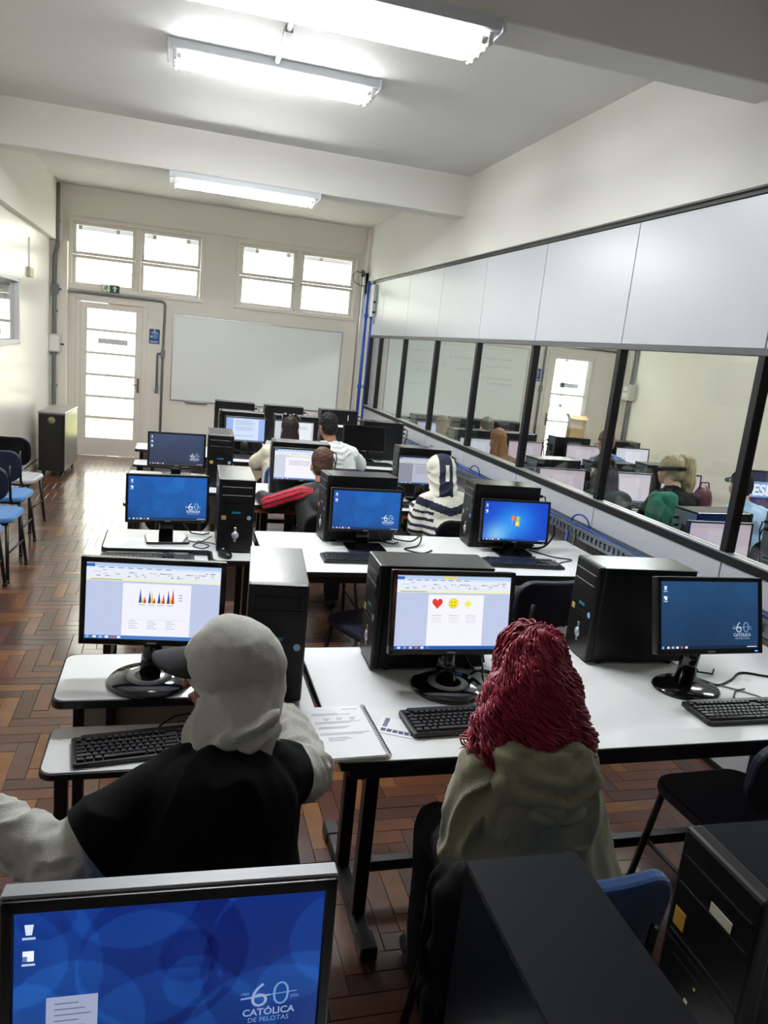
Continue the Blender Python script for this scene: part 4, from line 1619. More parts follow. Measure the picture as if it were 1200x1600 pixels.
def keyboard(label, x, y, yaw, z=TZ, single=False):
    t = thing('keyboard', label, 'keyboard', (x, y, z), R(yaw))
    mb = MB()
    mb.prism(rrect(-0.225, -0.075, 0.225, 0.075, 0.01, 3), 0.002, 0.016, bev=0.003)
    mb.b2((-0.2, 0.05, 0.012), (0.2, 0.075, 0.022), bev=0.004)
    mb.done('case', M_blackpl, t)
    for sx in (-0.19, 0.19):
        k = MB()
        k.b2((sx - 0.015, 0.05, 0), (sx + 0.015, 0.065, 0.004))
        k.done('tilt_foot', M_blackpl, t)
    u = 0.0188
    rows = []
    for r in range(6):
        yy = -0.058 + r * 0.0195 + (0.006 if r == 5 else 0)
        ws = {0: [1.25, 1.25, 1.25, 6.25, 1.25, 1.25, 1.25, 1.25], 1: [2.25] + [1] * 10 + [2.75], 2: [1.75] + [1] * 11 + [2.25], 3: [1.5] + [1] * 12 + [1.5], 4: [1] * 13 + [2], 5: [1] * 1 + [0.5] + [1] * 12}[r]
        xx = -0.215
        for wd in ws:
            L = wd * u
            if wd != 0.5:
                rows.append((xx + L / 2, yy, round(L - 0.0022, 4)))
            xx += L
        for k in range(3):
            if r in (3, 4, 5) or r == 0 or (r == 1 and k == 1):
                rows.append((0.0795 + k * u, yy, round(u - 0.0022, 4)))
        for k in range(4):
            if r < 5:
                rows.append((0.144 + k * u, yy, round(u - 0.0022, 4)))
    if single:
        for (a, b, L) in rows:
            if L not in KM:
                KM[L] = key_mesh(L)
            o = bpy.data.objects.new('key', KM[L])
            C.objects.link(o)
            o.parent = t
            o.location = (a, b, 0.0155)
    else:
        mb = MB()
        for (a, b, L) in rows:
            mb.box((a, b, 0.019), (L - 0.002, 0.0145, 0.007))
        tag(mb.done('keys', M_key, t), kind='stuff')
    mb = MB()
    mb.tube([(0.02, 0.07, 0.008), (0.03, 0.11, 0.005), (0.08, 0.16, 0.005), (0.13, 0.17, 0.005)], 0.003)
    mb.done('cable', M_cable, t)
    return t


keyboard('black keyboard on the lower shelf in front of the grey-hooded person', -0.02, 2.08, 8, 0.65, True)
keyboard('black keyboard under the heart picture, overlapping a small printed sheet', 0.935, 1.965, 2.5, TZ + 0.002, True)
keyboard('black keyboard under the dull blue monitor on the right', 1.965, 1.95, 0, TZ, True)
keyboard('black keyboard on the second aisle desk shelf', -0.1, 3.735, 1, 0.72)
keyboard('black keyboard under the middle blue wallpaper in the second row', 1.0, 3.71, -1)
keyboard('black keyboard under the flag wallpaper', 1.93, 3.69, -4)
keyboard('black keyboard before the striped hoodie', 1.78, 5.13, 0)
keyboard('black keyboard under the pale blue text page in the far row', 0.68, 6.93, -6)
keyboard('black keyboard before the switched-off black monitor', 1.85, 6.95, 0)


def mouse(label, x, y, yaw, z=TZ):
    t = thing('mouse', label, 'mouse', (x, y, z), R(yaw))
    mb = MB()
    mb.ell((0, 0, 0.012), (0.031, 0.056, 0.024), n=20)
    bmesh.ops.bisect_plane(mb.bm, geom=mb.bm.verts[:] + mb.bm.edges[:] + mb.bm.faces[:], plane_co=(0, 0, 0.001), plane_no=(0, 0, -1), clear_outer=True)
    mb.done('shell', M_blackpl, t)
    mb = MB()
    mb.cyl((-0.004, 0.028, 0.031), (0.004, 0.028, 0.031), 0.008, n=12)
    mb.done('scroll_wheel', M_greymon, t)
    mb = MB()
    mb.tube([(0, 0.055, 0.008), (0.005, 0.1, 0.004), (0.05, 0.16, 0.004), (0.03, 0.24, 0.004), (-0.03, 0.3, 0.004)], 0.0028)
    mb.done('cable', M_cable, t)


mouse('black mouse beside the front-on tower on the second aisle desk', 0.275, 3.72, 20)
mouse('black mouse under the right hand of the grey-hooded person', 0.335, 2.03, 8)


def cable(label, pts, r=0.004, m=None, z=TZ):
    mb = MB()
    P = [Vector((p[0], p[1], z + (p[2] if len(p) > 2 else r))) for p in pts]
    out = []
    for i in range(len(P) - 1):
        a, b, c, d = P[max(i - 1, 0)], P[i], P[i + 1], P[min(i + 2, len(P) - 1)]
        for k in range(6):
            t = k / 6
            out.append(0.5 * ((2 * b) + (c - a) * t + (2 * a - 5 * b + 4 * c - d) * t * t + (3 * b - a - 3 * c + d) * t ** 3))
    out.append(P[-1])
    mb.tube(out, r)
    return tag(mb.done('cable', m or M_cable), label, 'cable')


cable('black cable looping on the table between the dull blue monitor and the keyboard', [(2.02, 2.3), (1.96, 2.22), (2.0, 2.16), (2.1, 2.2), (2.2, 2.26), (2.3, 2.22), (2.45, 2.2)])
cable('thin grey cable curving beside the round base of the dull blue monitor', [(1.94, 2.3), (1.98, 2.2), (2.08, 2.1), (2.12, 2.04), (2.12, 1.99)], 0.003, M_cableg)
cable('tangled black cables on the table right of the heart-picture monitor', [(1.12, 2.4, 0.05), (1.1, 2.3, 0.04), (1.08, 2.22, 0.01), (1.14, 2.17), (1.2, 2.25), (1.12, 2.33), (1.06, 2.3)])
cable('black cables bunched right of the middle blue wallpaper in the second row', [(1.28, 4.1, 0.02), (1.36, 4.02, 0.03), (1.44, 4.08, 0.05), (1.4, 4.0, 0.01), (1.3, 3.94), (1.38, 3.86), (1.46, 3.92)], 0.005)
cable('thin black cable trailing right of the flag-wallpaper monitor', [(2.12, 4.0), (2.2, 3.86), (2.3, 3.8), (2.2, 3.74), (2.12, 3.68)])
cable('thick black cable rising behind the flag-wallpaper monitor', [(2.1, 4.0, 0.015), (2.2, 3.98, 0.03), (2.27, 4.0, 0.1), (2.28, 4.03, 0.16)], 0.007)
cable('thin black cables curling on the second aisle desk by the tower', [(0.02, 4.05), (0.12, 3.98), (0.2, 3.92), (0.17, 3.85), (0.12, 3.9), (0.17, 3.99), (0.22, 4.1)], 0.003)

t = thing('notebook', 'open white spiral notebook with printed page overhanging the table corner', 'notebook', (0.505, 1.925, TZ + 0.001), R(2))
mb = MB()
pg = bmesh.new()
rnd = random.Random(2)
for k in range(5):
    dx, dy = rnd.uniform(-0.004, 0.004), rnd.uniform(-0.004, 0.004)
    n = 10
    vs = []
    for i in range(n + 1):
        x = -0.1 + 0.2 * i / n
        sag = 0.012 * max(0, (0.04 - (x + 0.1)) / 0.04) ** 2 if k < 3 else 0.0
        for (yy) in (-0.145, 0.145):
            vs.append((x, yy, sag))
    for i in range(n):
        a, b, c, d = vs[2 * i], vs[2 * i + 2], vs[2 * i + 3], vs[2 * i + 1]
        z0, z1 = 0.0028 * k, 0.0028 * k + 0.0022
        q = [pg.verts.new((p[0] + dx, p[1] + dy, z + (p[2] if k >= 2 else 0) * 0)) for z in (z0, z1) for p in (a, b, c, d)]
        for f in ((3, 2, 1, 0), (4, 5, 6, 7), (0, 1, 5, 4), (1, 2, 6, 5), (2, 3, 7, 6), (3, 0, 4, 7)):
            pg.faces.new([q[j] for j in f])
bmesh.ops.remove_doubles(pg, verts=pg.verts, dist=1e-6)
mb._add(pg, 0)
mb.done('page_block', M_paper, t)
a = Art(0.2, 0.29)
inkg = (150, 152, 160)
a.rect(0.13, 0.268, 0.18, 0.271, inkg)
for k, (y, x0, x1) in enumerate(((0.245, 0.03, 0.11), (0.238, 0.03, 0.15), (0.195, 0.03, 0.17), (0.188, 0.03, 0.14), (0.165, 0.035, 0.13), (0.158, 0.035, 0.12), (0.13, 0.03, 0.18), (0.122, 0.03, 0.16), (0.105, 0.05, 0.11), (0.097, 0.05, 0.12), (0.089, 0.05, 0.1))):
    a.rect(x0, y, x1, y + 0.0025, inkg, k == 0)
for x in (0.06, 0.1, 0.14):
    a.rect(x, 0.215, x + 0.02, 0.218, inkg)
    a.rect(x, 0.206, x + 0.014, 0.209, inkg)
a.done('page_print', M_print, t, face_M((-0.1, -0.145, 0.0138), (1, 0, 0), (0, 1, 0)))
mb = MB()
for k in range(30):
    y = -0.14 + 0.28 * k / 29
    mb.tube([(0.1 + 0.009 * math.cos(q), y, 0.0075 + 0.0095 * math.sin(q)) for q in [PI * 2 * j / 10 for j in range(11)]], 0.0012, 5)
mb.done('spiral_binding', M_blackmetal, t)

t = thing('paper_sheet', 'small printed sheet with dark blue blocks half under the keyboard', 'paper', (0.70, 1.945, TZ + 0.0004), R(-28))
mb = MB()
mb.b2((-0.075, -0.05, 0), (0.075, 0.05, 0.0008))
mb.done('sheet', M_paper, t)
a = Art(0.15, 0.1)
for k in range(7):
    a.rect(0.012 + 0.018 * k, 0.012, 0.027 + 0.018 * k, 0.03, (58, 66, 98))
    if k < 5:
        a.rect(0.012, 0.04 + 0.011 * k, 0.026, 0.049 + 0.011 * k, (58, 66, 98))
a.done('print', M_print, t, face_M((-0.075, -0.05, 0.0009), (1, 0, 0), (0, 1, 0)))


# ------------------------------------------------------------------ chairs
def chair_proto(seat_m, back_m, bw=0.4, bh=0.25, round_back=0.09):
    """front of the chair is +y"""
    t = thing('chair', None, 'chair')
    mb = MB()
    mb.prism(rrect(-0.21, -0.2, 0.21, 0.21, 0.09, 6), 0.415, 0.455, bev=0.014)
    mb.done('seat', seat_m, t)
    M = Matrix.Translation((0, -0.235, 0.705)) @ Matrix.Rotation(R(8), 4, 'X') @ Matrix.Rotation(R(90), 4, 'X')
    tb = MB()
    tb.prism(rrect(-bw / 2, -bh / 2, bw / 2, bh / 2, round_back, 7), -0.018, 0.018, bev=0.01)
    bmesh.ops.subdivide_edges(tb.bm, edges=[e for e in tb.bm.edges if abs(e.verts[0].co.x - e.verts[1].co.x) > 0.15], cuts=8)
    for v in tb.bm.verts:
        v.co.z += -0.35 * v.co.x ** 2 * 2
    bmesh.ops.transform(tb.bm, matrix=M, verts=tb.bm.verts)
    tb.done('backrest', back_m, t)
    for sx in (-1, 1):
        mb = MB()
        mb.tube([(sx * 0.17, 0.16, 0.42), (sx * 0.2, 0.215, 0.012)], 0.0125, 10)
        mb.cyl((sx * 0.2, 0.215, 0), (sx * 0.2, 0.215, 0.025), 0.015, n=10)
        mb.done('leg', M_blackmetal, t)
        mb = MB()
        mb.tube([(sx * 0.17, -0.15, 0.42), (sx * 0.2, -0.24, 0.012)], 0.0125, 10)
        mb.cyl((sx * 0.2, -0.24, 0), (sx * 0.2, -0.24, 0.025), 0.015, n=10)
        mb.done('leg', M_blackmetal, t)
        mb = MB()
        mb.tube([(sx * 0.13, 0.0, 0.405), (sx * 0.13, -0.2, 0.41), (sx * 0.13, -0.25, 0.46), (sx * 0.13, -0.262, 0.6), (sx * 0.13, -0.27, 0.72)], 0.0105, 8)
        mb.done('back_support', M_blackmetal, t)
        mb = MB()
        mb.tube([(sx * 0.185, 0.19, 0.2), (sx * 0.185, -0.2, 0.2)], 0.008, 8)
        mb.done('side_rail', M_blackmetal, t)
    mb = MB()
    mb.b2((-0.175, 0.15, 0.395), (0.175, 0.17, 0.415), bev=0.003)
    mb.b2((-0.175, -0.16, 0.395), (0.175, -0.14, 0.415), bev=0.003)
    mb.done('seat_frame', M_blackmetal, t)
    return t


CP = {}


def chair(label, x, y, rz, kind='blue', group=None):
    sm, bm = {'blue': (M_blue, M_blue), 'navy': (M_navy, M_navy), 'lblue': (M_lblue, M_navy), 'grey': (M_greyseat, M_blackfab), 'black': (M_blackfab, M_blackfab)}[kind]
    if kind not in CP:
        CP[kind] = t = chair_proto(sm, bm)
    else:
        t = copy_tree(CP[kind])
    t.location = (x, y, 0)
    t.rotation_euler = (0, 0, R(rz))
    t['label'] = label
    if group:
        t['group'] = group
    return t


chair('black-backed chair with pale grey seat, nearest the black cabinet by the left wall', -1.34, 7.08, -6, 'grey')
chair('blue-seated chair by the left wall, second from the black cabinet', -1.30, 6.38, -3, 'lblue')
chair('blue-seated chair by the left wall, third from the black cabinet', -1.255, 5.72, -5, 'lblue')
chair('blue-seated chair by the left wall cut by the photo edge, farthest from the cabinet', -1.29, 5.2, -2, 'lblue')
chair('bright blue chair under the red-haired person, jacket on its back', 0.885, 1.40, 2, 'blue')
chair('empty dark blue chair at the right end of the nearest full table', 1.92, 1.87, 2, 'navy')
chair('blue chair under the grey-hooded person', 0.07, 1.36, 4, 'blue')
chair('empty dark navy chair facing the table under the flag wallpaper', 1.83, 3.40, 4, 'navy')
chair('empty dark navy chair tucked under the middle of the second table', 1.07, 3.58, 25, 'navy')
chair('blue chair under the dark-haired woman in the far row', 0.92, 6.41, 6, 'blue')
chair('black chair under the boy with red sleeve stripes', 1.0, 4.66, 0, 'black')
chair('black chair under the striped hoodie', 1.86, 4.62, 0, 'black')
chair('navy chair under the man in the white hoodie', 1.42, 6.42, 0, 'navy')
chair('black chair empty at the third aisle desk', 0.02, 5.0, 6, 'black')

# ------------------------------------------------------------------ people
def V3(*a):
    return Vector(a if len(a) > 1 else a[0])


def prim_mesh(prims):
    t = bmesh.new()
    for p in prims:
        if p[0] == 'c':
            _, a, ra, b, rb, mi = p
            a, b = Vector(a), Vector(b)
            for q, r in ((a, ra), (b, rb)):
                m = Matrix.Translation(q) @ Matrix.Scale(r, 4)
                bmesh.ops.create_uvsphere(t, u_segments=16, v_segments=10, radius=1, matrix=m)
            d = b - a
            if d.length > 1e-4:
                m = Matrix.Translation((a + b) / 2) @ d.to_track_quat('Z', 'Y').to_matrix().to_4x4()
                bmesh.ops.create_cone(t, cap_ends=True, segments=16, radius1=ra, radius2=rb, depth=d.length, matrix=m)
        else:
            _, c, r, rot, mi = p
            m = Matrix.Translation(c) @ (rot.to_4x4() if rot is not None else Matrix.Identity(4)) @ Matrix.Diagonal((*r, 1))
            bmesh.ops.create_uvsphere(t, u_segments=20, v_segments=14, radius=1, matrix=m)
    return t


def prim_dist(pts, prims):
    """rough signed distance of every point to every prim"""
    D = np.empty((len(prims), len(pts)))
    for i, p in enumerate(prims):
        if p[0] == 'c':
            a, b = np.array(p[1]), np.array(p[3])
            ab = b - a
            t = np.clip(((pts - a) @ ab) / max(ab @ ab, 1e-9), 0, 1)
            D[i] = np.linalg.norm(pts - (a + t[:, None] * ab), axis=1) - (p[2] + t * (p[4] - p[2]))
        else:
            q = pts - np.array(p[1])
            if p[3] is not None:
                q = q @ np.array(p[3])
            k = np.linalg.norm(q / np.array(p[2]), axis=1)
            D[i] = (k - 1) * min(p[2])
    return D


def blob(name, prims, mats, parent, voxel=0.01, smooth=4, disp=None, matfn=None, org=(0, 0, 0), extra=None, cut=None, trim=()):
    t = prim_mesh(prims)
    me = bpy.data.meshes.new('raw')
    t.to_mesh(me)
    t.free()
    o = bpy.data.objects.new('raw', me)
    C.objects.link(o)
    m = o.modifiers.new('r', 'REMESH')
    m.mode = 'VOXEL'
    m.voxel_size = voxel
    m.use_smooth_shade = True
    s = o.modifiers.new('s', 'SMOOTH')
    s.iterations = smooth
    s.factor = 0.5
    me2 = bpy.data.meshes.new_from_object(o.evaluated_get(bpy.context.evaluated_depsgraph_get()))
    bpy.data.objects.remove(o)
    bpy.data.meshes.remove(me)
    n = len(me2.vertices)
    co = np.empty(n * 3, 'f')
    no = np.empty(n * 3, 'f')
    me2.vertices.foreach_get('co', co)
    me2.vertices.foreach_get('normal', no)
    co, no = co.reshape(-1, 3), no.reshape(-1, 3)
    if disp:
        d = np.array([disp(Vector(c)) for c in co.tolist()], 'f')
        co = co + no * d[:, None]
        me2.vertices.foreach_set('co', co.ravel())
    if cut is not None:
        bm = bmesh.new()
        bm.from_mesh(me2)
        bmesh.ops.bisect_plane(bm, geom=bm.verts[:] + bm.edges[:] + bm.faces[:], plane_co=cut[0], plane_no=cut[1], clear_outer=True)
        bm.to_mesh(me2)
        bm.free()
    if trim:
        bm = bmesh.new()
        bm.from_mesh(me2)
        for (q, d, rad) in trim:
            fs = [f for f in bm.faces if (f.calc_center_median() - q).length < rad]
            es = list({e for f in fs for e in f.edges})
            vs = list({v for f in fs for v in f.verts})
            bmesh.ops.bisect_plane(bm, geom=vs + es + fs, plane_co=q, plane_no=d, clear_outer=True)
        bm.to_mesh(me2)
        bm.free()
    nf = len(me2.polygons)
    ce = np.empty(nf * 3, 'f')
    me2.polygons.foreach_get('center', ce)
    ce = ce.reshape(-1, 3).astype(float)
    me2.materials.clear()
    if matfn:
        mi = np.array([matfn(Vector(c)) for c in ce.tolist()], dtype=np.int32)
    else:
        D = prim_dist(ce, prims)
        mi = np.array([p[-1] for p in prims], dtype=np.int32)[np.argmin(D, axis=0)]
    me2.polygons.foreach_set('material_index', mi)
    me2.polygons.foreach_set('use_smooth', [True] * nf)
    if extra is not None:
        bm = bmesh.new()
        bm.from_mesh(me2)
        em = bpy.data.meshes.new('e')
        extra.bm.to_mesh(em)
        extra.bm.free()
        bm.from_mesh(em)
        bm.to_mesh(me2)
        bm.free()
        bpy.data.meshes.remove(em)
    me2.transform(Matrix.Translation(-Vector(org)))
    return link(name, me2, mats, parent)


def folds(amp, scale=9.0, seed=0, ax=(1, 1, 0.45)):
    """cloth folds: warped ridges that run mostly along the drop of the cloth"""
    off = Vector((seed * 3.1, seed * 1.7, seed * 0.9))

    def f(p):
        q = Vector((p.x * ax[0], p.y * ax[1], p.z * ax[2])) * scale + off
        w_ = noise.noise_vector(q * 0.6) * 0.9
        a = noise.noise(q + w_)
        b = noise.noise(q * 2.3 + w_ * 1.5 + Vector((5, 5, 5)))
        r_ = 1 - abs(a) * 2.0
        return amp * 1.5 * (r_ * abs(r_) * 0.9 + 0.35 * b)
    return f


def skin(rgb):
    return mat('skin_%d_%d_%d' % rgb, rgb, 0.5, nscale=60, namt=0.04)


def hand(mb, wrist, direction, up, s=1.0, curl=0.5, side=1):
    """five separate bent fingers on a palm; side=+1 thumb on the right of the direction"""
    d = Vector(direction).normalized()
    u = Vector(up)
    u = (u - d * u.dot(d)).normalized()
    r = d.cross(u)
    w0 = Vector(wrist)
    rot = Matrix((r, d, u)).transposed()
    mb.ell(w0 + d * 0.05 * s, (0.04 * s, 0.055 * s, 0.017 * s), n=14, rot=rot)
    for k, (x, L) in enumerate(((-0.03, 0.062), (-0.011, 0.076), (0.009, 0.08), (0.028, 0.072))):
        x = x * s * (1 if side < 0 else -1) * -1
        L *= s
        p = w0 + d * 0.088 * s + r * x
        pts = [p - d * 0.02 * s, p]
        ang = 0.15
        for seg, f in enumerate((0.42, 0.33, 0.25)):
            ang += curl * (0.5 + 0.25 * seg)
            p = p + (d * math.cos(ang) - u * math.sin(ang)) * L * f
            pts.append(p)
        mb.tube(pts, [0.0088 * s, 0.0088 * s, 0.0082 * s, 0.0074 * s, 0.0052 * s], 8)
    a = w0 + d * 0.03 * s + r * 0.03 * s * side
    b = a + (r * side * 0.7 + d * 0.75 - u * 0.15).normalized() * 0.035 * s
    c = b + (r * side * 0.25 + d * 0.9 - u * 0.3).normalized() * 0.03 * s
    mb.tube([w0 + d * 0.015 * s + r * 0.015 * s * side, a, b, c], [0.011 * s, 0.012 * s, 0.0098 * s, 0.0065 * s], 8)


def person(label, J, cfg):
    """J: joints in room coordinates; cfg: clothing"""
    s = cfg.get('s', 1.0)
    by = cfg.get('yaw', 0.0)
    pel, che, nk, hd = V3(J['pelvis']), V3(J['chest']), V3(J['neck']), V3(J['head'])
    org = (pel.x, pel.y, 0)
    t = thing('person', label, 'person', org, 0, None)
    Bz = Matrix.Rotation(by, 3, 'Z')
    rt, fw = Bz @ V3(1, 0, 0), Bz @ V3(0, 1, 0)
    sk = skin(cfg.get('skin', (196, 150, 122)))
    sl, sr = V3(J['shl']), V3(J['shr'])
    el, er, wl, wr = V3(J['ell']), V3(J['elr']), V3(J['wrl']), V3(J['wrr'])
    hl, hr = pel - rt * 0.09 * s, pel + rt * 0.09 * s
    kl = V3(J['knl']) if 'knl' in J else hl + fw * 0.40 * s - rt * 0.05 + V3(0, 0, -0.01)
    kr = V3(J['knr']) if 'knr' in J else hr + fw * 0.40 * s + rt * 0.05 + V3(0, 0, -0.01)
    al = V3(J['anl']) if 'anl' in J else V3(kl.x, kl.y, 0.09) - fw * 0.03
    ar = V3(J['anr']) if 'anr' in J else V3(kr.x, kr.y, 0.09) - fw * 0.03
    hq = Matrix.Rotation(cfg.get('hyaw', by), 3, 'Z') @ Matrix.Rotation(cfg.get('hpitch', -0.1), 3, 'X') @ Matrix.Rotation(cfg.get('hroll', 0.0), 3, 'Y')
    hs = s * 0.98

    def H(x, y, z):
        return hd + hq @ V3(x * hs, y * hs, z * hs)

    mid = pel.lerp(che, 0.5)
    tq = Bz
    body = [
        ('e', H(0, -0.012, 0.035), (0.074 * hs, 0.092 * hs, 0.093 * hs), hq, 0),
        ('c', H(0, 0.035, -0.055), 0.045 * hs, H(0, -0.01, -0.02), 0.062 * hs, 0),
        ('e', H(0, 0.07, -0.088), (0.026 * hs, 0.02 * hs, 0.02 * hs), hq, 0),
        ('c', H(0, 0.082, 0.01), 0.011 * hs, H(0, 0.105, -0.026), 0.014 * hs, 0),
        ('e', H(0, 0.088, -0.058), (0.024 * hs, 0.012 * hs, 0.012 * hs), hq, 0),
        ('c', H(-0.035, 0.072, 0.03), 0.014 * hs, H(0.035, 0.072, 0.03), 0.014 * hs, 0),
        ('c', H(-0.042, 0.05, -0.025), 0.026 * hs, H(-0.03, 0.055, -0.05), 0.026 * hs, 0),
        ('c', H(0.042, 0.05, -0.025), 0.026 * hs, H(0.03, 0.055, -0.05), 0.026 * hs, 0),
        ('e', H(-0.078, -0.008, -0.012), (0.012 * hs, 0.02 * hs, 0.033 * hs), hq, 0),
        ('e', H(0.078, -0.008, -0.012), (0.012 * hs, 0.02 * hs, 0.033 * hs), hq, 0),
        ('c', H(0, -0.02, -0.05), 0.052 * s, nk, 0.058 * s, 0),
        ('c', nk, 0.06 * s, che, 0.1 * s, 0),
        ('c', sl, 0.055 * s, sr, 0.055 * s, 0),
        ('e', che, (0.15 * s, 0.1 * s, 0.15 * s), tq, 0),
        ('e', mid, (0.135 * s, 0.095 * s, 0.15 * s), tq, 0),
        ('e', pel, (0.155 * s, 0.115 * s, 0.095 * s), tq, 0),
        ('c', sl, 0.05 * s, el, 0.04 * s, 0), ('c', el, 0.04 * s, wl, 0.026 * s, 0),
        ('c', sr, 0.05 * s, er, 0.04 * s, 0), ('c', er, 0.04 * s, wr, 0.026 * s, 0),
        ('c', hl, 0.078 * s, kl, 0.054 * s, 0), ('c', kl, 0.052 * s, al, 0.036 * s, 0),
        ('c', hr, 0.078 * s, kr, 0.054 * s, 0), ('c', kr, 0.052 * s, ar, 0.036 * s, 0),
        ('c', al, 0.036 * s, al + fw * 0.13 * s - V3(0, 0, 0.05), 0.026 * s, 0), ('c', ar, 0.036 * s, ar + fw * 0.13 * s - V3(0, 0, 0.05), 0.026 * s, 0)]
    hb = MB()
    for (w_, e_, sd) in ((wl, el, 1), (wr, er, -1)):
        d = (w_ - e_).normalized()
        if cfg.get('flat_hands', True):
            d = V3(d.x, d.y, min(d.z, 0.0) * 0.3 - 0.06).normalized()
        hand(hb, w_, d, (0, 0, 1), s, cfg.get('curl', 0.45), sd)
    blob('body', body, [sk], t, cfg.get('vox', 0.009), 3, None, None, org, hb)
    # eyes, brows
    for sx in (-1, 1):
        mb = MB()
        mb.ell(H(sx * 0.031, 0.078, 0.008) - V3(org), (0.0125 * hs,) * 3, 0, 12)
        mb.ell(H(sx * 0.031, 0.0865, 0.007) - V3(org), (0.006 * hs,) * 3, 1, 10)
        mb.done('eye', [M_white, M_dark], t)
        mb = MB()
        mb.tube([H(sx * 0.014, 0.088, 0.03) - V3(org), H(sx * 0.034, 0.086, 0.036) - V3(org), H(sx * 0.052, 0.074, 0.03) - V3(org)], 0.0035, 6)
        mb.done('eyebrow', M_dark, t)
    mb = MB()
    mb.tube([H(-0.022, 0.092, -0.058) - V3(org), H(0, 0.1, -0.056) - V3(org), H(0.022, 0.092, -0.058) - V3(org)], 0.0035, 6)
    mb.done('mouth', mat('lips_brown', (126, 70, 62), 0.5), t)
    # trousers and shoes
    tr = mat(cfg.get('pants_name', 'dark_trousers'), cfg.get('pants', (28, 30, 38)), 0.85, nscale=200, bump=0.1)
    blob('trousers', [('e', pel, (0.172 * s, 0.135 * s, 0.1 * s), tq, 0), ('c', hl, 0.092 * s, kl, 0.068 * s, 0), ('c', hr, 0.092 * s, kr, 0.068 * s, 0),
                      ('c', kl, 0.068 * s, al, 0.058 * s, 0), ('c', kr, 0.068 * s, ar, 0.058 * s, 0)], [tr], t, 0.013, 3, folds(0.004, 10, 2), None, org)
    for a in (al, ar):
        sh = [('c', V3(a.x, a.y, 0.045) - fw * 0.04 * s, 0.04 * s, V3(a.x, a.y, 0.04) + fw * 0.15 * s, 0.036 * s, 0), ('c', a, 0.045 * s, V3(a.x, a.y, 0.05), 0.045 * s, 0)]
        blob('shoe', sh, [mat('dark_shoe', (30, 30, 34), 0.5)], t, 0.012, 2, None, None, org)
    # top garment
    g = cfg['top']
    e_ = g.get('ease', 0.018)
    hemz = g.get('hem', 0.05)
    tor = [('c', nk, 0.066 * s, che, 0.11 * s, 0),
           ('c', sl + V3(0, 0, -0.01), 0.052 * s + e_, sr + V3(0, 0, -0.01), 0.052 * s + e_, 0), ('c', sl, 0.05 * s + e_, nk + V3(0, 0, -0.02), 0.056 * s + e_, 0), ('c', sr, 0.05 * s + e_, nk + V3(0, 0, -0.02), 0.056 * s + e_, 0),
           ('c', sl.lerp(sr, 0.14) + V3(0, 0, -0.06), 0.07 * s + e_, pel - rt * 0.085 * s + V3(0, 0, 0.05), 0.095 * s + e_, 0), ('c', sr.lerp(sl, 0.14) + V3(0, 0, -0.06), 0.07 * s + e_, pel + rt * 0.085 * s + V3(0, 0, 0.05), 0.095 * s + e_, 0),
           ('e', che, (0.155 * s + e_, 0.108 * s + e_, 0.16 * s + e_), tq, 0), ('e', mid, (0.15 * s + e_, 0.108 * s + e_, 0.16 * s), tq, 0),
           ('e', pel + V3(0, 0, hemz), (0.165 * s + e_, 0.13 * s + e_, 0.11 * s), tq, 0)]
    sleeves = [('c', sl, 0.05 * s + e_, el, 0.048 * s + e_, 1), ('c', el, 0.05 * s + e_, wl, 0.034 * s + e_ * 0.6, 1),
               ('c', sr, 0.05 * s + e_, er, 0.048 * s + e_, 2), ('c', er, 0.05 * s + e_, wr, 0.034 * s + e_ * 0.6, 2)]
    prims = tor + sleeves
    if g.get('tee'):
        # short-sleeved shirt over a long-sleeved hoodie
        tl, tr_ = sl.lerp(el, g['tee_len'][0]), sr.lerp(er, g['tee_len'][1])
        tee = tor + [('c', sl, 0.054 * s + e_, tl + (el - sl).normalized() * 0.06, 0.068 * s + e_, 0), ('c', sr, 0.054 * s + e_, tr_ + (er - sr).normalized() * 0.06, 0.062 * s + e_, 0)]
        blob(g.get('name', 'tee'), tee, [g['mat']], t, 0.009, 5, folds(g.get('fold', 0.006), 8, 4), None, org, trim=[(tl, (el - sl).normalized(), 0.17), (tr_, (er - sr).normalized(), 0.15)])
        for pr in (sleeves[:2], sleeves[2:]):
            blob('sleeve', [(p[0], V3(p[1]).lerp(V3(p[3]), 0.45 if k == 0 else 0), p[2] - 0.004, p[3], p[4], 0) for k, p in enumerate(pr)], [g['mat2']], t, 0.008, 3, folds(0.008, 16, 7, (1, 1, 1)), None, org)
    else:
        blob(g.get('name', 'sweater'), prims, g['mats'], t, g.get('vox', 0.009), 5, folds(g.get('fold', 0.007), g.get('fscale', 8), g.get('seed', 1)), g.get('matfn') or (lambda c: 0), org)
    hood = g.get('hood')
    if hood == 'down':
        bk = nk - fw * 0.11
        hp = [('e', bk - fw * 0.02 + V3(0, 0, -0.05), (0.135, 0.056, 0.085), tq, 0), ('e', bk - fw * 0.04 + V3(0.01, 0, -0.095), (0.088, 0.05, 0.068), tq, 0), ('c', nk - rt * 0.085 + fw * 0.02 + V3(0, 0, 0.01), 0.036, bk - rt * 0.09 + V3(0, 0, 0.0), 0.046, 0), ('c', nk + rt * 0.085 + fw * 0.02 + V3(0, 0, 0.01), 0.036, bk + rt * 0.06 + V3(0, 0, 0.0), 0.046, 0),
              ('c', bk - rt * 0.075 + V3(0, 0, -0.01), 0.046, bk + rt * 0.075 + V3(0, 0, -0.01), 0.046, 0),
              ('c', bk - rt * 0.1 - fw * 0.03 + V3(0, 0, -0.03), 0.034, bk - rt * 0.02 - fw * 0.065 + V3(0, 0, -0.1), 0.03, 0), ('c', bk + rt * 0.1 - fw * 0.03 + V3(0, 0, -0.03), 0.034, bk + rt * 0.02 - fw * 0.065 + V3(0, 0, -0.1), 0.03, 0)]
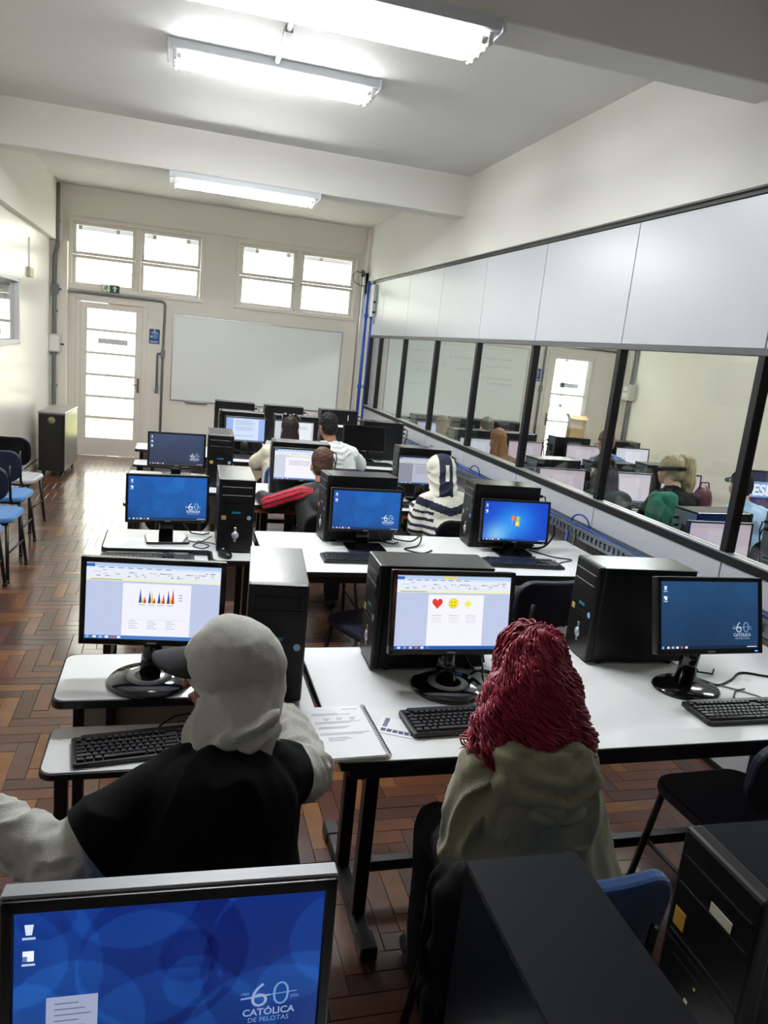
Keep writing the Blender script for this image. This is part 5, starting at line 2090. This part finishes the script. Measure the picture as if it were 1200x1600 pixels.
        ln0 = nk.copy()

        def hoodfold(p):
            q = p - ln0 - V3(0, 0, 0.09)
            u_ = q.dot(rt)
            drop = math.sqrt(u_ * u_ * 0.6 + q.z * q.z)
            return (0.0055 * math.sin(drop * 125 + 3.5 * noise.noise(p * 9)) if q.z < -0.06 else 0) + 0.004 * noise.noise(p * 20)
        blob('hood', hp, [g['mats'][0] if 'mats' in g else g['mat2']], t, 0.008, 4, hoodfold, None, org)
    elif hood == 'up':
        back = hq @ V3(0, -1, 0)
        c0 = hd + back * 0.012 * s + V3(0, 0, 0.02 * s)
        hp = [('e', hd + back * 0.008 + V3(0, 0, 0.04 * s), (0.113 * s, 0.115 * s, 0.106 * s), hq, 0), ('c', hd + back * 0.038 + V3(0, 0, -0.02 * s), 0.102 * s, nk + back * 0.02 + V3(0, 0, 0.02), 0.098 * s, 0), ('c', nk + V3(0, 0, 0.02), 0.1 * s, nk - fw * 0.03 + V3(0, 0, -0.06), 0.106 * s, 0),
              ('e', c0 + back * 0.03 * s + V3(0, 0, -0.01), (0.098 * s, 0.1 * s, 0.11 * s), hq, 0)]

        for k in range(g.get('creases', 0)):
            z0, z1, a0, a1 = 0.085 - 0.046 * k, -0.005 - 0.038 * k, R(-25 - 4 * k), R(-165 + 6 * k)
            pts = []
            for i in range(7):
                q = i / 6
                a_ = a0 + (a1 - a0) * q
                rad = 0.112 + 0.006 * math.sin(PI * q)
                pts.append(nk.lerp(hd, 0.25) + back * 0.012 + V3(math.cos(a_) * rad, math.sin(a_) * rad * 0.98, z0 + (z1 - z0) * q - 0.015 + 0.012 * math.sin(PI * q * 1.5)))
            for i in range(6):
                hp.append(('c', pts[i], 0.006 + 0.011 * math.sin(PI * (i + 0.3) / 6.6), pts[i + 1], 0.006 + 0.011 * math.sin(PI * (i + 1.3) / 6.6), 0))

        def hf(p):
            q = p - c0
            u_ = q.dot(hq @ V3(1, 0, 0))
            k_ = 1 - abs(math.sin((q.z * 0.85 - u_ * 0.75 + q.dot(back) * 0.35) * 52 + 3.5 * noise.noise(p * 6)))
            return (0.015 * k_ - 0.007) * min(1, max(0, (0.04 - q.z) * 7)) + 0.006 * noise.noise(p * 11) + 0.003 * noise.noise(p * 28)
        blob('hood', hp, g.get('hood_mats') or [g.get('mat2') or g['mats'][0]], t, 0.006, 3, hf, g.get('hood_matfn'), org)
    if cfg.get('cap'):
        mb = MB()
        o_ = V3(org)
        tb = bmesh.new()
        n = 14
        rows = []
        for (f, z) in ((0.0, 0.0), (0.35, 0.0), (0.7, 0.0), (0.92, 0.0), (1.0, 0.0)):
            for lay in (0, 1):
                row = []
                for k in range(n + 1):
                    a = PI * k / n
                    x = 0.076 * math.cos(a)
                    y = 0.04 + 0.04 * math.sin(a) + f * 0.105 * math.sin(a) ** 0.7
                    zz = 0.066 - 0.06 * (x / 0.076) ** 2 * 0.5 - f * 0.016 + (0.006 if lay else 0)
                    row.append(tb.verts.new(H(x, y, zz) - o_))
                rows.append(row)
        for i in range(0, len(rows) - 2, 2):
            for k in range(n):
                for (a, b) in ((rows[i], rows[i + 2]), (rows[i + 1], rows[i + 3])):
                    try:
                        tb.faces.new((a[k], a[k + 1], b[k + 1], b[k]))
                    except ValueError:
                        pass
        for k in range(n):
            tb.faces.new((rows[-2][k], rows[-2][k + 1], rows[-1][k + 1], rows[-1][k]))
        bmesh.ops.recalc_face_normals(tb, faces=tb.faces[:])
        mb._add(tb, 0, True)
        mb.ell(H(0, -0.012, 0.066) - o_, (0.08 * hs, 0.09 * hs, 0.062 * hs), 0, 20, hq)
        tag(mb.done('cap', cfg['cap'], t), 'dark grey cap with curved brim')
    hr_ = cfg.get('hair')
    if hr_:
        hm = mat(hr_['name'], hr_['rgb'], hr_.get('rough', 0.6), spec=0.2, nscale=hr_.get('ns', 120), namt=0.25, bump=0.5, stretch=hr_.get('stretch', (1, 1, 0.12)))
        hp = [('e', H(0, -0.018, 0.045), (0.083 * hs, 0.098 * hs, 0.097 * hs), hq, 0), ('e', H(0, -0.045, 0.0), (0.076 * hs, 0.07 * hs, 0.085 * hs), hq, 0)]
        if hr_['style'] == 'short':
            blob('hair', hp, [hm], t, 0.007, 2, lambda p: 0.006 * noise.noise(p * 60), None, org, cut=(H(0, 0.06, 0.02), hq @ V3(0, 0.75, -0.66)))
        elif hr_['style'] == 'pony':
            tl = hr_.get('len', 0.3)
            b0 = H(0.03, -0.07, 0.115)
            dn = V3(0.05, -0.03, 0.0)
            pt = [('c', b0, 0.03, b0 + dn + V3(0, 0, -0.02), 0.042, 0), ('c', b0 + dn + V3(0, 0, -0.02), 0.042, b0 + dn * 1.2 + V3(0, 0, -0.16), 0.055, 0), ('c', b0 + dn * 1.2 + V3(0, 0, -0.16), 0.055, b0 + dn * 1.1 + V3(0.02, 0, -tl), 0.028, 0)]
            blob('hair', hp + pt, [hm], t, 0.008, 2, lambda p: 0.009 * noise.noise(Vector((p.x * 70, p.y * 70, p.z * 9))), None, org)
        else:
            L = hr_.get('len', 0.3)
            w_ = hr_.get('w', 0.1)
            bk = hq @ V3(0, -1, 0)
            zc = hd + bk * 0.05
            top = zc + V3(0, 0, 0.0)
            bot = zc + bk * 0.035 + V3(0, 0, -L)
            dz = V3(0, 0, -0.035)
            lp = hp + [('c', top + dz + rt * w_ * 0.35, w_ * 0.58, bot + rt * w_ * 0.74, w_ * 0.46, 0), ('c', top + dz - rt * w_ * 0.35, w_ * 0.58, bot - rt * w_ * 0.74, w_ * 0.46, 0), ('c', top, w_ * 0.7, bot, w_ * 0.6, 0)]
            amp, fr = (0.014, 34) if hr_['style'] == 'curly' else (0.008, 60)
            zs = 0.55 if hr_['style'] == 'curly' else 0.12
            base = blob('hair', lp, [hm], t, 0.008, 2, lambda p: amp * noise.noise(Vector((p.x * fr, p.y * fr, p.z * fr * zs))), None, org)
            nst = hr_.get('strands', 0)
            if nst:
                rnd = random.Random(11)
                mb = MB()
                cs = mat(hr_['name'] + '_strand', hr_['rgb2'], 0.4)
                from mathutils.bvhtree import BVHTree
                bv = BVHTree.FromPolygons([v.co.copy() for v in base.data.vertices], [tuple(p.vertices) for p in base.data.polygons])
                hy = Matrix.Rotation(cfg.get('hyaw', by), 3, 'Z')
                ctr = hd - V3(org) + hy @ V3(0, -0.03, 0)
                for k in range(nst):
                    a = rnd.uniform(-PI * 0.98, -0.02) if rnd.random() < 0.86 else rnd.uniform(0, PI)
                    f0, ln = rnd.choice((0.02, 0.1, 0.2, 0.3, 0.45)) + rnd.uniform(0, 0.1), rnd.uniform(0.8, 1.1)
                    rr, cr, cf, ph = rnd.uniform(0.0017, 0.0032), rnd.uniform(0.006, 0.0125), rnd.uniform(42, 72), rnd.uniform(0, 6)
                    if rnd.random() < 0.35:
                        ln = min(ln, f0 + 0.4)
                    n, pts, da = 36, [], rnd.uniform(-0.25, 0.25)
                    for i in range(n):
                        q = f0 + (ln - f0) * i / (n - 1)
                        el_ = PI / 2 * (1 - q / 0.42)                     # elevation over the crown
                        aa = a + da * q
                        if el_ > 0:
                            d = hy @ V3(math.cos(aa) * math.cos(el_), math.sin(aa) * math.cos(el_), math.sin(el_))
                            c_ = ctr + V3(0, 0, 0.02)
                        else:
                            d = hy @ V3(math.cos(aa), math.sin(aa), 0)
                            c_ = ctr + V3(0, 0, 0.02 - (q - 0.42) / 0.58 * (L + 0.055))
                        h = bv.ray_cast(c_ + d * 0.4, -d, 0.4)
                        rad = (h[0] - c_).length if h[0] is not None else 0.13
                        sd = V3(0, 0, 1).cross(d)
                        amp2 = cr * min(1.5, q * 1.7 + 0.15)
                        pts.append(c_ + d * (rad + 0.003 + amp2 * (1 + math.cos(cf * q + ph)) * 0.8) + (sd.normalized() if sd.length > 0.05 else V3(0, 0, 0)) * amp2 * math.sin(cf * q + ph))
                    mb.tube(pts, [rr] * (n - 2) + [rr * 0.7, rr * 0.3], 4)
                mb.done('curls', cs, base)
    return t


M_hgrey = mat('heather_grey_fleece', (188, 187, 180), 0.95, nscale=260, namt=0.1, bump=0.25, sheen=0.2)
M_tee = mat('black_cotton', (6, 7, 9), 0.9, spec=0.15, nscale=240, bump=0.1)
M_olive = mat('olive_fleece', (148, 144, 117), 0.95, nscale=220, namt=0.07, bump=0.25, sheen=0.25)
M_cap = mat('charcoal_cap_cloth', (52, 53, 57), 0.9, nscale=220, bump=0.2)

person('person in black t-shirt over grey hoodie, hood up over a dark cap',
       dict(pelvis=(0.125, 1.36, 0.54), chest=(0.13, 1.50, 0.79), neck=(0.15, 1.605, 0.92), head=(0.15, 1.70, 1.055),
            shl=(-0.015, 1.53, 0.845), shr=(0.255, 1.575, 0.85), ell=(-0.185, 1.48, 0.735), elr=(0.37, 1.74, 0.755), wrl=(-0.39, 1.59, 0.80), wrr=(0.345, 1.96, 0.79),
            knl=(0.0, 1.76, 0.53), knr=(0.26, 1.78, 0.53)),
       dict(yaw=R(6), hyaw=R(74), hpitch=-0.1, skin=(150, 98, 74), top=dict(tee=True, name='t_shirt', tee_len=(0.72, 0.3), mat=M_tee, mat2=M_hgrey, hood='up', ease=0.022, fold=0.006, creases=4), cap=M_cap, vox=0.007))

person('person with long curly dark red hair in an olive hoodie',
       dict(pelvis=(0.90, 1.38, 0.545), chest=(0.885, 1.46, 0.79), neck=(0.88, 1.53, 0.955), head=(0.878, 1.575, 1.10),
            shl=(0.765, 1.50, 0.885), shr=(1.0, 1.50, 0.885), ell=(0.735, 1.45, 0.70), elr=(1.05, 1.52, 0.70), wrl=(0.87, 1.68, 0.775), wrr=(0.98, 1.80, 0.79)),
       dict(yaw=R(-2), hpitch=-0.15, skin=(206, 160, 140), s=0.96, pants=(36, 36, 44), vox=0.008,
            top=dict(name='hoodie', mats=[M_olive], hood='down', ease=0.026, fold=0.013, fscale=10, hem=0.02, vox=0.007),
            hair=dict(name='dark_red_hair', rgb=(98, 16, 36), rgb2=(150, 22, 54), style='curly', len=0.165, w=0.115, strands=700)))

# boy with red stripes
M_bjack = mat('black_tracksuit', (9, 9, 11), 0.7)
M_rstripe = mat('red_sleeve_stripe', (186, 26, 52), 0.7)


def stripe_sleeve(s0, e0, w0, up):
    s0, e0, w0 = V3(s0), V3(e0), V3(w0)

    def fn(c):
        for a, b in ((s0, e0),):
            ab = b - a
            t = (c - a).dot(ab) / ab.dot(ab)
            if -0.4 < t < 1.25:
                q = c - (a + ab * t)
                if q.length < 0.12:
                    d = ab.normalized()
                    u = (V3(up) - d * V3(up).dot(d)).normalized()
                    v = d.cross(u)
                    ang = math.degrees(math.atan2(q.dot(v), q.dot(u)))
                    for k in (-30, 0, 30):
                        if abs(ang - k) < 10.5:
                            return 1
        return 0
    return fn


Jb = dict(pelvis=(1.0, 4.66, 0.54), chest=(0.985, 4.78, 0.77), neck=(0.975, 4.82, 0.92), head=(0.965, 4.88, 1.055),
          shl=(0.83, 4.80, 0.87), shr=(1.12, 4.80, 0.87), ell=(0.65, 4.91, 0.775), elr=(1.2, 4.93, 0.8), wrl=(0.60, 5.06, 0.79), wrr=(1.08, 5.1, 0.80))
person('boy with short brown hair in a black jacket with red sleeve stripes', Jb,
       dict(hpitch=-0.15, skin=(204, 150, 124), s=0.93, vox=0.009, top=dict(name='jacket', mats=[M_bjack, M_rstripe], matfn=stripe_sleeve(Jb['shl'], Jb['ell'], Jb['wrl'], (-0.35, -0.85, 0.5)), fold=0.004, vox=0.008),
            hair=dict(name='short_brown_hair', rgb=(74, 52, 42), style='short')))

# striped hoodie
M_off = mat('off_white_knit', (222, 220, 206), 0.9, nscale=200, bump=0.15)
M_nvk = mat('navy_knit', (24, 30, 52), 0.9, nscale=200, bump=0.15)
Js = dict(pelvis=(1.85, 4.62, 0.54), chest=(1.825, 4.74, 0.77), neck=(1.815, 4.79, 0.915), head=(1.805, 4.86, 1.055),
          shl=(1.69, 4.77, 0.86), shr=(1.97, 4.77, 0.87), ell=(1.635, 4.74, 0.68), elr=(2.08, 4.86, 0.72), wrl=(1.68, 4.95, 0.79), wrr=(1.96, 5.02, 0.79))


def knit(c):
    a, b = V3(Js['shl']), V3(Js['ell'])
    ab = b - a
    if c.x < 1.715 or (c.x > 1.98):
        t = (a.z - c.z) + 0.05
        if t > 0.085:
            return 1 if (t % 0.046) < 0.02 else 0
    z = c.z - 0.25 * abs(c.x - 1.83)
    if 0.80 < z < 0.855:
        return 1
    if z < 0.7:
        return 1
    return 0


def hoodstripe(c):
    q = c - V3(Js['head'])
    if abs(q.x - 0.0) < 0.048:
        if abs(q.x - 0.006) < 0.013 and -0.03 < q.z < 0.075:
            return 0
        return 1
    return 0


person('person in a navy and white striped hoodie, hood up, by the cable tray', Js,
       dict(hpitch=-0.2, s=0.93, skin=(196, 146, 120), vox=0.01, top=dict(name='hoodie', mats=[M_off, M_nvk], matfn=knit, hood='up', hood_mats=[M_off, M_nvk], hood_matfn=hoodstripe, fold=0.004, vox=0.007)))

M_cream = mat('cream_fleece', (214, 206, 184), 0.95, nscale=200, bump=0.2)
M_wht = mat('white_cotton', (220, 226, 222), 0.9, nscale=200, bump=0.15)
person('man with short black hair in a white hoodie, in the far row',
       dict(pelvis=(1.42, 6.42, 0.54), chest=(1.41, 6.52, 0.79), neck=(1.375, 6.58, 0.96), head=(1.335, 6.63, 1.125),
            shl=(1.25, 6.56, 0.90), shr=(1.54, 6.55, 0.90), ell=(1.2, 6.66, 0.74), elr=(1.66, 6.66, 0.79), wrl=(1.25, 6.9, 0.79), wrr=(1.72, 6.88, 0.79)),
       dict(yaw=R(6), hyaw=R(14), hpitch=-0.15, skin=(150, 100, 76), vox=0.01, top=dict(name='hoodie', mats=[M_wht], hood='down', fold=0.007, ease=0.026, vox=0.01), hair=dict(name='short_black_hair', rgb=(22, 18, 18), style='short')))
person('dark-haired woman in a cream top with sunglasses pushed up, in the far row',
       dict(pelvis=(0.95, 6.44, 0.54), chest=(0.95, 6.54, 0.76), neck=(0.975, 6.6, 0.92), head=(1.0, 6.66, 1.065),
            shl=(0.81, 6.56, 0.87), shr=(1.09, 6.56, 0.87), ell=(0.725, 6.62, 0.765), elr=(1.16, 6.7, 0.74), wrl=(0.82, 6.86, 0.79), wrr=(1.06, 6.9, 0.79)),
       dict(yaw=R(0), hyaw=R(-6), hpitch=-0.1, skin=(208, 166, 142), s=0.95, vox=0.01, top=dict(name='sweater', mats=[M_cream], fold=0.007, ease=0.024, vox=0.01),
            hair=dict(name='dark_brown_hair', rgb=(36, 26, 24), style='long', len=0.2, w=0.085)))
t = thing('sunglasses', 'black sunglasses pushed up on the dark-haired woman in the far row', 'glasses', (1.0, 6.66, 1.15))
for sx in (-1, 1):
    mb = MB()
    mb.ell((sx * 0.036, 0.05, 0.045), (0.03, 0.012, 0.022), n=12)
    mb.done('lens', M_gloss, t)
    mb = MB()
    mb.tube([(sx * 0.066, 0.05, 0.045), (sx * 0.082, -0.02, 0.03), (sx * 0.084, -0.07, 0.0)], 0.004)
    mb.done('temple', M_blackpl, t)

# jacket over the chair of the red-haired person
t = thing('jacket', 'black jacket hung over the left side of the bright blue chair', 'jacket', (0.66, 1.15, 0))
jp = [('c', (-0.08, 0.0, 0.86), 0.04, (0.05, -0.03, 0.84), 0.045, 0), ('c', (-0.1, -0.01, 0.84), 0.045, (-0.075, -0.03, 0.48), 0.042, 0), ('c', (-0.04, -0.05, 0.82), 0.05, (-0.01, -0.07, 0.36), 0.055, 0),
      ('c', (-0.07, -0.03, 0.7), 0.055, (-0.02, -0.05, 0.3), 0.05, 0), ('c', (0.03, -0.06, 0.78), 0.045, (0.07, -0.08, 0.36), 0.045, 0), ('c', (-0.09, 0.04, 0.83), 0.04, (-0.08, 0.06, 0.5), 0.035, 0), ('c', (-0.1, 0.0, 0.6), 0.045, (-0.06, 0.0, 0.26), 0.06, 0)]
jp = [('c', V3(p[1]) + V3(0.66, 1.15, 0), p[2], V3(p[3]) + V3(0.66, 1.15, 0), p[4], 0) for p in jp]
blob('cloth', jp, [M_tee], t, 0.009, 5, folds(0.01, 12, 3), None, (0.66, 1.15, 0))
mb = MB()
P = []
for k in range(30):
    q = k / 29
    P.append((-0.015 + 0.085 * q + 0.006 * (k % 2), -0.088 - 0.02 * q, 0.845 - 0.14 * q + 0.012 * (k % 2)))
mb.tube(P, 0.006, 6)
tag(mb.done('lace_trim', mat('tan_trim', (150, 118, 92), 0.8), t), 'tan scalloped trim')

# ------------------------------------------------------------------ the room next door
for i, (lab, y0) in enumerate((('white table nearest the glass in the room next door', 3.05), ('white table of the second row in the room next door', 4.85), ('white table of the third row in the room next door', 6.7), ('last white table before the whiteboard in the room next door', 8.2))):
    work_table(lab, 2.74, 5.1, y0, y0 + 0.82)
tower('black tower with rear fan facing the partition, just behind the nearest clear pane', 3.06, 3.6, 96)
tower('black tower cut by the right photo edge in the room next door, beside a bottle', 3.68, 3.55, 90)
tower('black tower with lit top, behind the fourth partition upright from the camera', 2.98, 5.45, 97)
tower('black tower right of the dark curly hair in the room next door', 3.5, 5.45, 98)
tower('black tower in the third row next door, nearest the partition', 2.96, 7.28, 96)
tower('black tower in the third row next door, above the auburn hair', 3.51, 7.31, 95)
tower('black tower in the third row next door, carrying the cardboard box side', 4.13, 7.27, 90)
tower('tower on the far table next door, right of the blurred fair hair', 3.47, 8.7, 93)
tower('tower on the far table next door, second from the glazed door', 3.97, 8.7, 93)
tower('tower on the far table next door, hard against the glass', 2.98, 8.7, 98)
tower('tower on the third row next door against the bright wall', 4.74, 7.25, 90)
tower('tower behind the fair ponytail in the room next door', 4.05, 5.5, 92)
LIL = art_plain((196, 178, 190), (206, 190, 200))
monitor('monitor with pinkish white page behind the nearest clear pane', (2.965, 3.4, 0.975), 0.43, 0.27, 0, R(4), art_plain((192, 174, 186), (200, 184, 194), True, True), 'square', bez=0.012)
monitor('monitor with pinkish white page at the curly dark-haired person next door, left one', (2.95, 5.2, 0.965), 0.42, 0.25, 0, R(4), LIL, 'square', bez=0.012)
monitor('monitor with pinkish white page between the curly hair and the fair ponytail', (3.56, 5.2, 0.965), 0.41, 0.25, 0, R(4), art_plain((206, 192, 206), (216, 204, 216)), 'square', bez=0.012)
monitor('monitor with pinkish page right of the fair ponytail', (4.12, 5.3, 0.965), 0.4, 0.25, 0, R(4), LIL, 'square', bez=0.012)
monitor('monitor with a banner in large white letters, in the room next door', (4.98, 5.3, 1.0), 0.56, 0.33, 0, R(4), art_banner, 'square', bez=0.015)
monitor('monitor with pinkish page below the cardboard box next door', (4.2, 7.05, 0.955), 0.42, 0.25, 0, R(4), LIL, 'square', bez=0.012)
monitor('monitor with white page against the bright wall next door', (4.8, 7.05, 0.965), 0.42, 0.25, 0, R(4), art_plain((214, 212, 226), (226, 224, 236)), 'square', bez=0.012)
monitor('monitor with pale page left of the auburn hair next door', (2.98, 7.05, 0.955), 0.4, 0.25, 0, R(4), art_plain((206, 204, 216), (218, 216, 228)), 'square', bez=0.012)
monitor('monitor with pinkish page right of the auburn hair next door', (3.52, 7.05, 0.955), 0.4, 0.25, 0, R(4), LIL, 'square', bez=0.012)
monitor('small blue-white monitor on the far table next door', (2.95, 8.45, 0.955), 0.36, 0.24, 0, R(4), art_plain((170, 186, 226), (190, 202, 236)), 'square', bez=0.012)


def next_person(label, x, y, z, top, pants=(30, 32, 42), hair=None, s=0.95, hyaw=0.0, skinc=(200, 156, 132), cap=None):
    J = dict(pelvis=(x + 0.02, y - 0.24, 0.54), chest=(x + 0.01, y - 0.14, z - 0.3), neck=(x, y - 0.08, z - 0.14), head=(x, y - 0.02, z),
             shl=(x - 0.14, y - 0.11, z - 0.2), shr=(x + 0.15, y - 0.11, z - 0.2), ell=(x - 0.17, y - 0.02, z - 0.4), elr=(x + 0.21, y - 0.02, z - 0.4),
             wrl=(x - 0.1, y + 0.2, 0.80), wrr=(x + 0.1, y + 0.2, 0.80))
    return person(label, J, dict(s=s, vox=0.013, hyaw=hyaw, skin=skinc, pants=pants, cap=cap, hair=hair, top=dict(name='sweater', mats=[top], fold=0.005, vox=0.012)))


M_dkgrey = mat('charcoal_fleece', (44, 44, 48), 0.9)
M_lbshirt = mat('light_blue_cotton', (150, 178, 206), 0.85)
M_brn = mat('brown_knit', (112, 82, 62), 0.9)
next_person('person with long auburn hair seated next door behind the third clear pane', 2.985, 6.6, 1.11, M_brn, hair=dict(name='auburn_hair', rgb=(134, 94, 66), style='long', len=0.2, w=0.085))
next_person('person with long dark curly hair seated next door behind the partition upright', 2.95, 4.68, 1.17, M_dkgrey, hair=dict(name='dark_curly_hair', rgb=(34, 26, 26), style='curly', len=0.3, w=0.105))
next_person('person with a fair ponytail and dark headband seated next door', 3.50, 4.66, 1.20, M_blackfab, hyaw=R(20), hair=dict(name='fair_hair', rgb=(172, 156, 122), style='pony', len=0.3))
next_person('person in a dark cap and light blue shirt seated next door', 4.10, 4.62, 1.13, M_lbshirt, hyaw=R(-10), hair=dict(name='black_cap_hair', rgb=(20, 20, 24), style='short'), cap=M_blackfab)
next_person('person with blurred fair-brown hair in the far row next door', 2.97, 8.15, 1.06, M_cream, hair=dict(name='light_brown_hair', rgb=(120, 100, 78), style='long', len=0.14, w=0.09))
next_person('person with short grey-brown hair in the far row next door', 3.5, 8.1, 1.09, M_dkgrey, hair=dict(name='greybrown_hair', rgb=(96, 86, 76), style='short'))
next_person('person with short brown hair and blue top next door, behind the upright', 4.12, 6.55, 1.18, mat('blue_knit', (70, 92, 130), 0.9), hair=dict(name='mid_brown_hair', rgb=(112, 88, 72), style='short'))
t = thing('headband', 'black headband on the person with the fair ponytail next door', 'headband', (3.50, 4.62, 1.21))
mb = MB()
mb.tube([(0.083 * math.cos(2 * PI * k / 24), 0.01 + 0.099 * math.sin(2 * PI * k / 24), 0.01 - 0.02 * math.sin(2 * PI * k / 24)) for k in range(25)], 0.013, 8)
mb.done('band', M_blackfab, t)
for lab, x, y in (('black chair under the dark curly-haired person next door', 2.95, 4.42), ('black chair under the fair ponytail next door', 3.52, 4.42), ('black chair under the person in the dark cap next door', 4.12, 4.38),
                  ('black chair under the auburn-haired person next door', 3.02, 6.36), ('black chair under the person in the blue top next door', 4.14, 6.31), ('black chair under the fair-brown-haired person in the far row next door', 3.0, 7.92), ('black chair under the grey-brown-haired person in the far row next door', 3.52, 7.87)):
    chair(lab, x, y, 0, 'black')
t = thing('green_jacket', 'green knitted jacket hung behind the fair ponytail person next door', 'jacket', (3.30, 4.36, 0))
o3 = V3(3.30, 4.36, 0)
blob('cloth', [('c', o3 + V3(-0.07, 0.02, 1.04), 0.045, o3 + V3(0.04, 0.02, 1.05), 0.05, 0), ('c', o3 + V3(-0.08, 0, 1.0), 0.05, o3 + V3(-0.1, -0.02, 0.72), 0.05, 0), ('c', o3 + V3(0.03, 0, 1.0), 0.055, o3 + V3(0.03, -0.02, 0.7), 0.06, 0), ('c', o3 + V3(-0.03, 0, 0.95), 0.06, o3 + V3(-0.03, -0.02, 0.68), 0.06, 0)], [M_green], t, 0.01, 4, folds(0.01, 12, 6), None, o3)
t = thing('backpack', 'maroon leather bag left of the dark cap in the room next door', 'bag', (4.13, 5.02, TZ))
b3 = V3(4.13, 5.02, TZ)
blob('body', [('e', b3 + V3(0, 0, 0.16), (0.085, 0.07, 0.14), None, 0), ('c', b3 + V3(-0.04, 0, 0.055), 0.05, b3 + V3(0.04, 0, 0.055), 0.05, 0)], [M_maroon], t, 0.008, 3, folds(0.003, 14, 1), None, b3)
mb = MB()
mb.tube([(-0.05, 0, 0.27), (-0.035, 0, 0.325), (0.035, 0, 0.325), (0.05, 0, 0.27)], 0.008)
mb.done('handle', M_maroon, t)
t = thing('cardboard_box', 'tan open cardboard box standing up in front of the glazed door next door', 'box', (4.2, 7.28, TZ + TH + 0.001), R(-8))
mb = MB()
for a, b in (((-0.085, -0.05, 0), (0.085, -0.044, 0.2)), ((-0.085, 0.044, 0), (0.085, 0.05, 0.2)), ((-0.085, -0.05, 0), (-0.079, 0.05, 0.2)), ((0.079, -0.05, 0), (0.085, 0.05, 0.2)), ((-0.085, -0.05, 0), (0.085, 0.05, 0.006))):
    mb.b2(a, b)
mb.done('carton', M_card, t)
mb = MB()
mb.box((0, -0.075, 0.215), (0.17, 0.006, 0.07), rot=Matrix.Rotation(R(-55), 3, 'X'))
mb.box((-0.1, 0, 0.22), (0.006, 0.1, 0.06), rot=Matrix.Rotation(R(-30), 3, 'Y'))
mb.done('flap', M_card, t)
t = thing('bottle', 'clear plastic water bottle with a blue glint on the sill side next door', 'bottle', (3.30, 3.28, TZ))
mb = MB()
mb.lathe([(0, 0.002), (0.03, 0), (0.034, 0.01), (0.034, 0.13), (0.031, 0.15), (0.014, 0.19), (0.013, 0.215)], 20)
mb.done('body', M_bottle, t)
mb = MB()
mb.lathe([(0.0145, 0.2), (0.0145, 0.222), (0, 0.223)], 16)
mb.done('cap', M_cableb, t)
t = thing('fuse_box', 'grey electrical box with conduits on the far wall of the room next door', 'box', (6.98, YB - 0.35, 1.45))
mb = MB()
mb.b2((0, -0.12, 0), (0.12, 0.12, 0.26), bev=0.01, seg=2)
mb.done('housing', M_box_g, t)
for z in (0.05, 0.15):
    mb = MB()
    mb.b2((-0.008, -0.06, z), (0, 0.06, z + 0.07), bev=0.003)
    mb.done('cover', M_white, t)
for y in (YB - 0.38, YB - 0.3):
    pipe('conduit', 'grey conduit %s the electrical box on the far wall next door' % ('nearer the window side below' if y < YB - 0.35 else 'nearer the corner below'), 'conduit', [(7.08, y, 2.9), (7.08, y, 0.05)], 0.018, M_conduit)
pipe('conduit', 'grey conduit over and down beside the glazed door next door', 'conduit', [(7.0, YB - 0.03, 2.2), (5.64, YB - 0.03, 2.2), (5.64, YB - 0.03, 0.1)], 0.017, M_conduit, clips=[((5.64, YB - 0.03, 1.5), (0.05, 0.045, 0.1), 'junction_box')])
